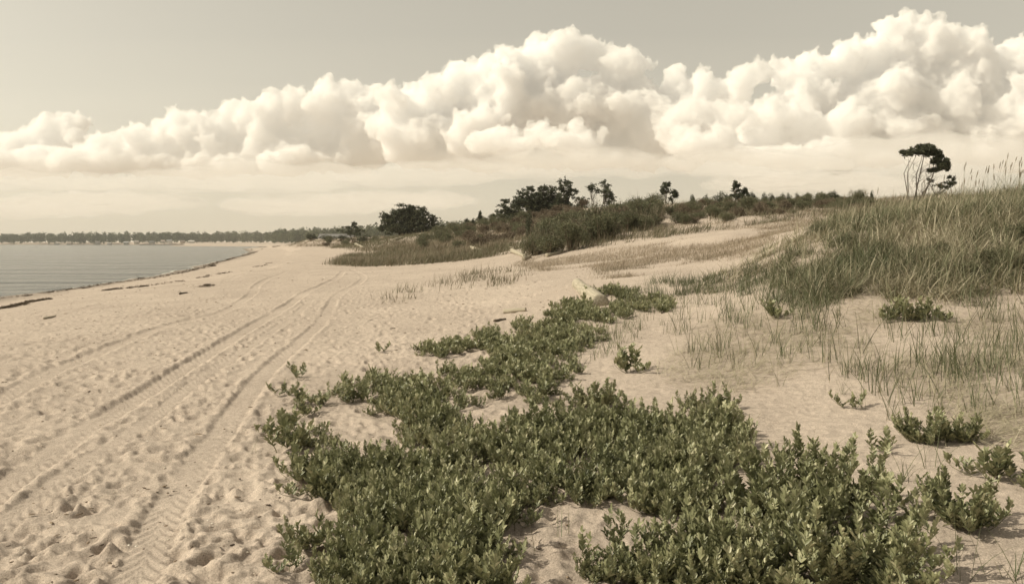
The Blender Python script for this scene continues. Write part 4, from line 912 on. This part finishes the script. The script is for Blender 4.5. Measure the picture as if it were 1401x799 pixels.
for u, w_, h_, rh, wc, rc, tx in [(78,7,3.2,2,GR,(.16,.15,.14),'small grey house, leftmost on the far shore'),(95,9,3.4,2.2,TN,(.2,.16,.13),'low tan house near the left end of the far shore'),(134,8,5.6,2.5,WH,(.15,.14,.13),'tall white gabled house left of the middle of the far shore'),
    (150,7,3.2,2,WH,(.3,.28,.26),'small white cottage right of the tall gabled house'),(173,9,4.6,2.3,WH,(.3,.3,.3),'white house above the left end of the breakwater'),(187,8,5.4,2.6,(.62,.58,.5),(.25,.22,.2),'cream two storey house above the middle of the breakwater'),
    (208,9,4.0,2.2,GR,(.12,.12,.12),'grey house with black roof above the breakwater'),(223,7,4.0,2.4,WH,(.3,.25,.22),'narrow white house with brown roof'),(232,10,4.6,2.4,(.66,.64,.6),(.22,.22,.22),'wide pale house among the trees above the right of the breakwater'),
    (250,8,3.4,2,TN,(.18,.15,.13),'tan cottage right of the wide pale house'),(262,11,3.4,2.0,WH,(.45,.43,.4),'long low white house, rightmost on the far shore')]:
    yy = float(np.interp((u - U0) / F * 1340, [-900, -480, -330], [1368, 1258, 1165])) - 10
    w_ *= .75; h_ *= .75; rh *= .8; house(u, yy, w_, h_, rh, wc, rc, tx, rz=.2)
house(461, 300, 12, 1.8, 1.6, (.3, .27, .24), (.17, .165, .16), 'long low house with a wide grey roof behind the far dune', rz=.05, dp=9, zoff=.3, name='dune_house', win=4)

def breakwater():
    r_ = np.random.default_rng(5); mb = MB(); I, T = ICO[1]
    for i in range(130):
        u = r_.uniform(192, 252); y = 1180 + (u - 192) * -.6; s = r_.uniform(.8, 1.8); mb.add(place(I * (1 + .2 * r_.normal(size=(len(I), 1))) * [s * 1.5, s, s * .8], (u - U0) / F * y, y + r_.normal(0, 1.5), r_.uniform(-.2, .5), r_.uniform(0, 3)), None, T, r_.uniform())
    m = leafy('breakwater_rock', [(0, (.10, .085, .07)), (1, (.24, .2, .17))], rough=.9, trans=0)
    o = link('breakwater', mb.mesh('breakwater', (m,), smooth=False), label='low dark rock breakwater in the bay before the shore houses', cat='breakwater')
breakwater()

# ------------------------------------------------------------------ haze
def haze():
    m, t, b = mat('sea_haze'); t.nodes.remove(b); n = t.nodes.new
    pv = n('ShaderNodeVolumePrincipled'); pv.inputs['Color'].default_value = (.92, .9, .86, 1); pv.inputs['Density'].default_value = .00016; pv.inputs['Anisotropy'].default_value = .2
    t.links.new(pv.outputs[0], t.nodes['Material Output'].inputs['Volume'])
    x0, x1, y0, y1, z0, z1 = -46000, 46000, -46000, 46000, -7, 40
    V = [(x0,y0,z0),(x1,y0,z0),(x1,y1,z0),(x0,y1,z0),(x0,y0,z1),(x1,y0,z1),(x1,y1,z1),(x0,y1,z1)]
    link('haze', mesh_np('haze', V, [[(0,3,2,1),(4,5,6,7),(0,1,5,4),(2,3,7,6),(1,2,6,5),(3,0,4,7)]], (m,), smooth=False), kind='stuff')
haze()
# ------------------------------------------------------------------ clouds
def cloud_material(name, dens, col=(.998, .982, .945, 1)):
    m, t, b = mat(name); n = t.nodes.new; l = t.links.new; t.nodes.remove(b)
    pv = n('ShaderNodeVolumeScatter'); pv.inputs['Color'].default_value = col
    pv.inputs['Density'].default_value = dens; pv.inputs['Anisotropy'].default_value = 0.0
    tr = n('ShaderNodeBsdfTransparent'); df = n('ShaderNodeBsdfDiffuse'); df.inputs[0].default_value = (.95, .95, .95, 1)
    mxs = n('ShaderNodeMixShader'); mxs.inputs[0].default_value = .03 if dens > .001 else .004
    l(tr.outputs[0], mxs.inputs[1]); l(df.outputs[0], mxs.inputs[2])
    o = t.nodes['Material Output']; l(pv.outputs[0], o.inputs['Volume']); l(mxs.outputs[0], o.inputs['Surface'])
    return m
CLOUD_M = cloud_material('cloud_droplets', .011)
THIN_M = cloud_material('thin_cloud_shade_grey', .0011, (.80, .79, .76, 1))  # scatter colour greyed to stand in for the shaded undersides of the clouds

def cloud(name, D, base_v, lobes, label, seed=0, vox=17, depth=1.0, flat=.12, gens=((12, .25, .56), (10, .25, .5), (5, .28, .45)), m=None, under=.1):
    """lobes: (u, v, r[, stretch]) in photo pixels at distance D; turned into billows of billows, unioned and roughened"""
    r_ = np.random.default_rng(seed); k = D / F
    zb = HC + (V0 - base_v) * k
    S = []
    for lb in lobes:
        u, v, r = lb[:3]; st = lb[3] if len(lb) > 3 else 1.0
        c = np.array(P(u, v, D)); c[1] += r_.uniform(-.5, .5) * r * k * depth; S.append((c, r * k * .84, st))
    lvl = list(S)
    for gen, (cnt, f0, f1) in enumerate(gens):
        nxt = []
        for c, r, st in lvl:
            for _ in range(int(cnt * max(1, st * .8))):
                d = r_.normal(size=3); d[1] = d[1] * .8 - .3; d[2] = abs(d[2]) - under
                d /= np.linalg.norm(d); d[0] *= st
                nxt.append((c + d * r * r_.uniform(.78, 1.0), r * r_.uniform(f0, f1), 1.0))
        S += nxt; lvl = nxt
    mb = MB()
    for c, r, st in S:
        V0s, T0 = ICO[2 if r > 12 * k else 1]
        mb.add(V0s * [r * st, r * min(st, 1.6), r] + c, None, T0)
    us = [l_[0] for l_ in lobes]; uu = min(us) + 20
    while uu <= max(us) - 20:      # wide flat underside behind the front billows
        mb.add(ICO[3][0] * [r_.uniform(22, 42) * k, 44 * k, r_.uniform(13, 24) * k] + np.array(P(uu + r_.normal(0, 8), base_v - 17 + r_.normal(0, 4), D + r_.normal(0, 12) * k)), None, ICO[3][1]); uu += 24
    V, q, t, va = mb.arr()
    zz = zb + (fbm(V[:, 0] / (900 * D / 9000), V[:, 1] / (2000 * D / 9000), o=4, seed=seed) * 16 - 2) * k
    lowm = V[:, 2] < zz
    V[lowm, 2] = (zz + (V[:, 2] - zz) * flat)[lowm]
    me = mesh_np(name, V, [t], (m or CLOUD_M,))
    o = link(name, me, label=label, cat='cloud')
    rm = o.modifiers.new('union', 'REMESH'); rm.mode = 'VOXEL'; rm.voxel_size = vox * D / 9000; rm.use_smooth_shade = True
    for i, (sz, st) in enumerate(((300, 150), (110, 95), (42, 46))):
        tx = bpy.data.textures.new('billow', 'CLOUDS'); tx.noise_scale = sz * D / 9000; tx.noise_depth = 2; tx.noise_type = 'HARD_NOISE' if i == 1 else 'SOFT_NOISE'
        dm = o.modifiers.new('billow', 'DISPLACE'); dm.texture = tx; dm.texture_coords = 'GLOBAL'; dm.strength = st * D / 9000; dm.mid_level = .5
    fm = o.modifiers.new('clean', 'REMESH'); fm.mode = 'VOXEL'; fm.voxel_size = vox * .62 * D / 9000; fm.use_smooth_shade = True
    return o

cloud('cumulus_cloud', 14500, 238, [(60,184,26),(88,172,24),(30,205,26),(-10,200,22),(108,196,20),(-50,195,26),(70,215,34),(0,222,34)],
      'small rounded white cloud rising alone at the far left', 1)
cloud('cumulus_cloud', 13000, 240, [(150,203,26),(190,196,26),(240,176,27),(262,172,18),(285,182,30),(325,172,34),(370,160,34),(400,152,30),(445,150,34),(490,150,36),
      (120,222,26),(60,232,24,1.6),(0,230,26,1.6),(-60,222,30),(300,212,38),(360,205,44),(430,200,46),(500,200,48),(220,215,36),(170,225,30,1.6),(530,190,44),(255,205,36),(280,210,32)],
      'long low bank of white billows over the water on the left', 2)
cloud('cumulus_cloud', 12200, 234, [(545,150,34),(600,138,36),(570,160,44),(632,130,42),(665,112,34),(700,100,40),(738,82,36),(780,78,34),(806,78,30),(840,98,32),(872,92,16),(890,90,12),(700,150,60),(780,150,60),
      (850,160,55),(920,128,32),(960,122,28),(990,130,30),(600,190,55),(560,196,46),(660,200,50),(760,205,45),(900,180,58),(960,180,50),(840,205,40)],
      'tall white tower of cloud above the pine group in the middle', 3)
cloud('cumulus_cloud', 9500, 216, [(652,203,13),(672,196,16),(700,192,19),(735,184,20),(765,190,18),(790,184,19),(822,192,15)],
      'small low puff of cloud in front of the middle tower', 4, vox=14)
cloud('cumulus_cloud', 9800, 224, [(912,180,22),(925,165,20),(955,158,24),(1000,160,27),(1050,162,30),(1100,168,32),(1150,175,36),(930,198,24),(985,195,30),(1050,195,32),(1110,200,30)],
      'low lumpy white cloud left of and before the tallest cloud', 5, vox=14)
cloud('cumulus_cloud', 11500, 230, [(1018,120,26),(1038,104,22),(1056,88,13),(1085,110,26),(1120,100,36),(1165,86,34),(1205,80,36),(1225,48,28),(1248,40,26),(1275,55,30),(1310,72,32),(1345,92,36),(1395,86,38),(1450,80,46),
      (1200,145,68),(1300,150,68),(1400,160,68),(1480,160,60),(1100,160,58),(1040,180,44),(1250,190,55),(1350,195,50),(1440,195,50),(1150,195,46),(1265,98,48),(1330,120,50)],
      'tallest brightest cloud heaped up at the right behind the leaning tree', 6)
def shelf(D, lobes, label, seed):
    """soft flat cloud layer, shade of the cloud undersides put into its grey: (u, v, half width, half height) in photo pixels, kilometres deep"""
    mb = MB(); I, T = ICO[3]; k = D / F; r_ = np.random.default_rng(seed)
    for u, v, ru, rv in lobes:
        mb.add(I * [ru * k * 1.15, min(ru * k, 1500), rv * k * 1.35] + np.array(P(u, v, D)) + [0, r_.uniform(-200, 200), 0], None, T)
    o = link('shelf_cloud', mb.mesh('shelf_cloud', (THIN_M,)), label=label, cat='cloud')
    rm = o.modifiers.new('union', 'REMESH'); rm.mode = 'VOXEL'; rm.voxel_size = 30 * D / 9000; rm.use_smooth_shade = True
    for sz, st in ((500, 160), (170, 90)):
        tx = bpy.data.textures.new('wisp', 'CLOUDS'); tx.noise_scale = sz; tx.noise_depth = 3
        dm = o.modifiers.new('wisp', 'DISPLACE'); dm.texture = tx; dm.texture_coords = 'GLOBAL'; dm.strength = st; dm.mid_level = .5
for i, (lb, tx) in enumerate((
    ([(40,246,70,9),(110,250,80,10),(-40,250,80,10)], 'soft grey patch hanging under the far left cloud'),
    ([(250,246,80,12),(330,243,80,14),(400,246,80,13),(460,240,60,12)], 'soft grey base hanging under the low white bank on the left'),
    ([(560,240,70,12),(640,236,70,12),(520,246,60,10)], 'soft grey base left of the pines under the middle tower'),
    ([(740,226,80,13),(820,222,80,13),(890,226,60,12)], 'soft grey base above the pines under the middle tower'),
    ([(980,226,80,13),(1070,226,90,14)], 'soft grey base under the low lumpy cloud before the tallest one'),
    ([(1180,216,80,18),(1260,212,90,20),(1340,214,90,20),(1430,212,90,20)], 'dark grey base under the tallest cloud behind the leaning tree'),
    ([(160,276,110,9),(60,284,120,9)], 'faint flat cloud streak low over the far wooded shore'),
    ([(420,282,110,9),(520,274,120,8)], 'faint flat cloud streak above the broad pine'),
    ([(1100,250,130,8),(1200,256,110,7)], 'faint flat cloud streak over the dune ridge left of the leaning tree'))):
    shelf(8200 + 60 * i, lb, tx, 30 + i)

def distant_haze():
    """nested soft haze lenses added in front of the cloud bases to fade them"""
    m, t, b = mat('darkened_haze'); t.nodes.remove(b)
    pv = t.nodes.new('ShaderNodeVolumeScatter'); pv.inputs['Color'].default_value = (.74, .73, .67, 1); pv.inputs['Density'].default_value = .000035  # scatter colour darkened to dim the sky under the clouds
    t.links.new(pv.outputs[0], t.nodes['Material Output'].inputs['Volume'])
    for k, h in enumerate((500, 700, 900, 1150, 1500)):
        V = ICO[3][0] * [16000 + k * 600, 1600 + 120 * k, h] + [0, 6300, 60]
        link('distant_haze', mesh_np('distant_haze', V, [ICO[3][1]], (m,)), kind='stuff')
distant_haze()
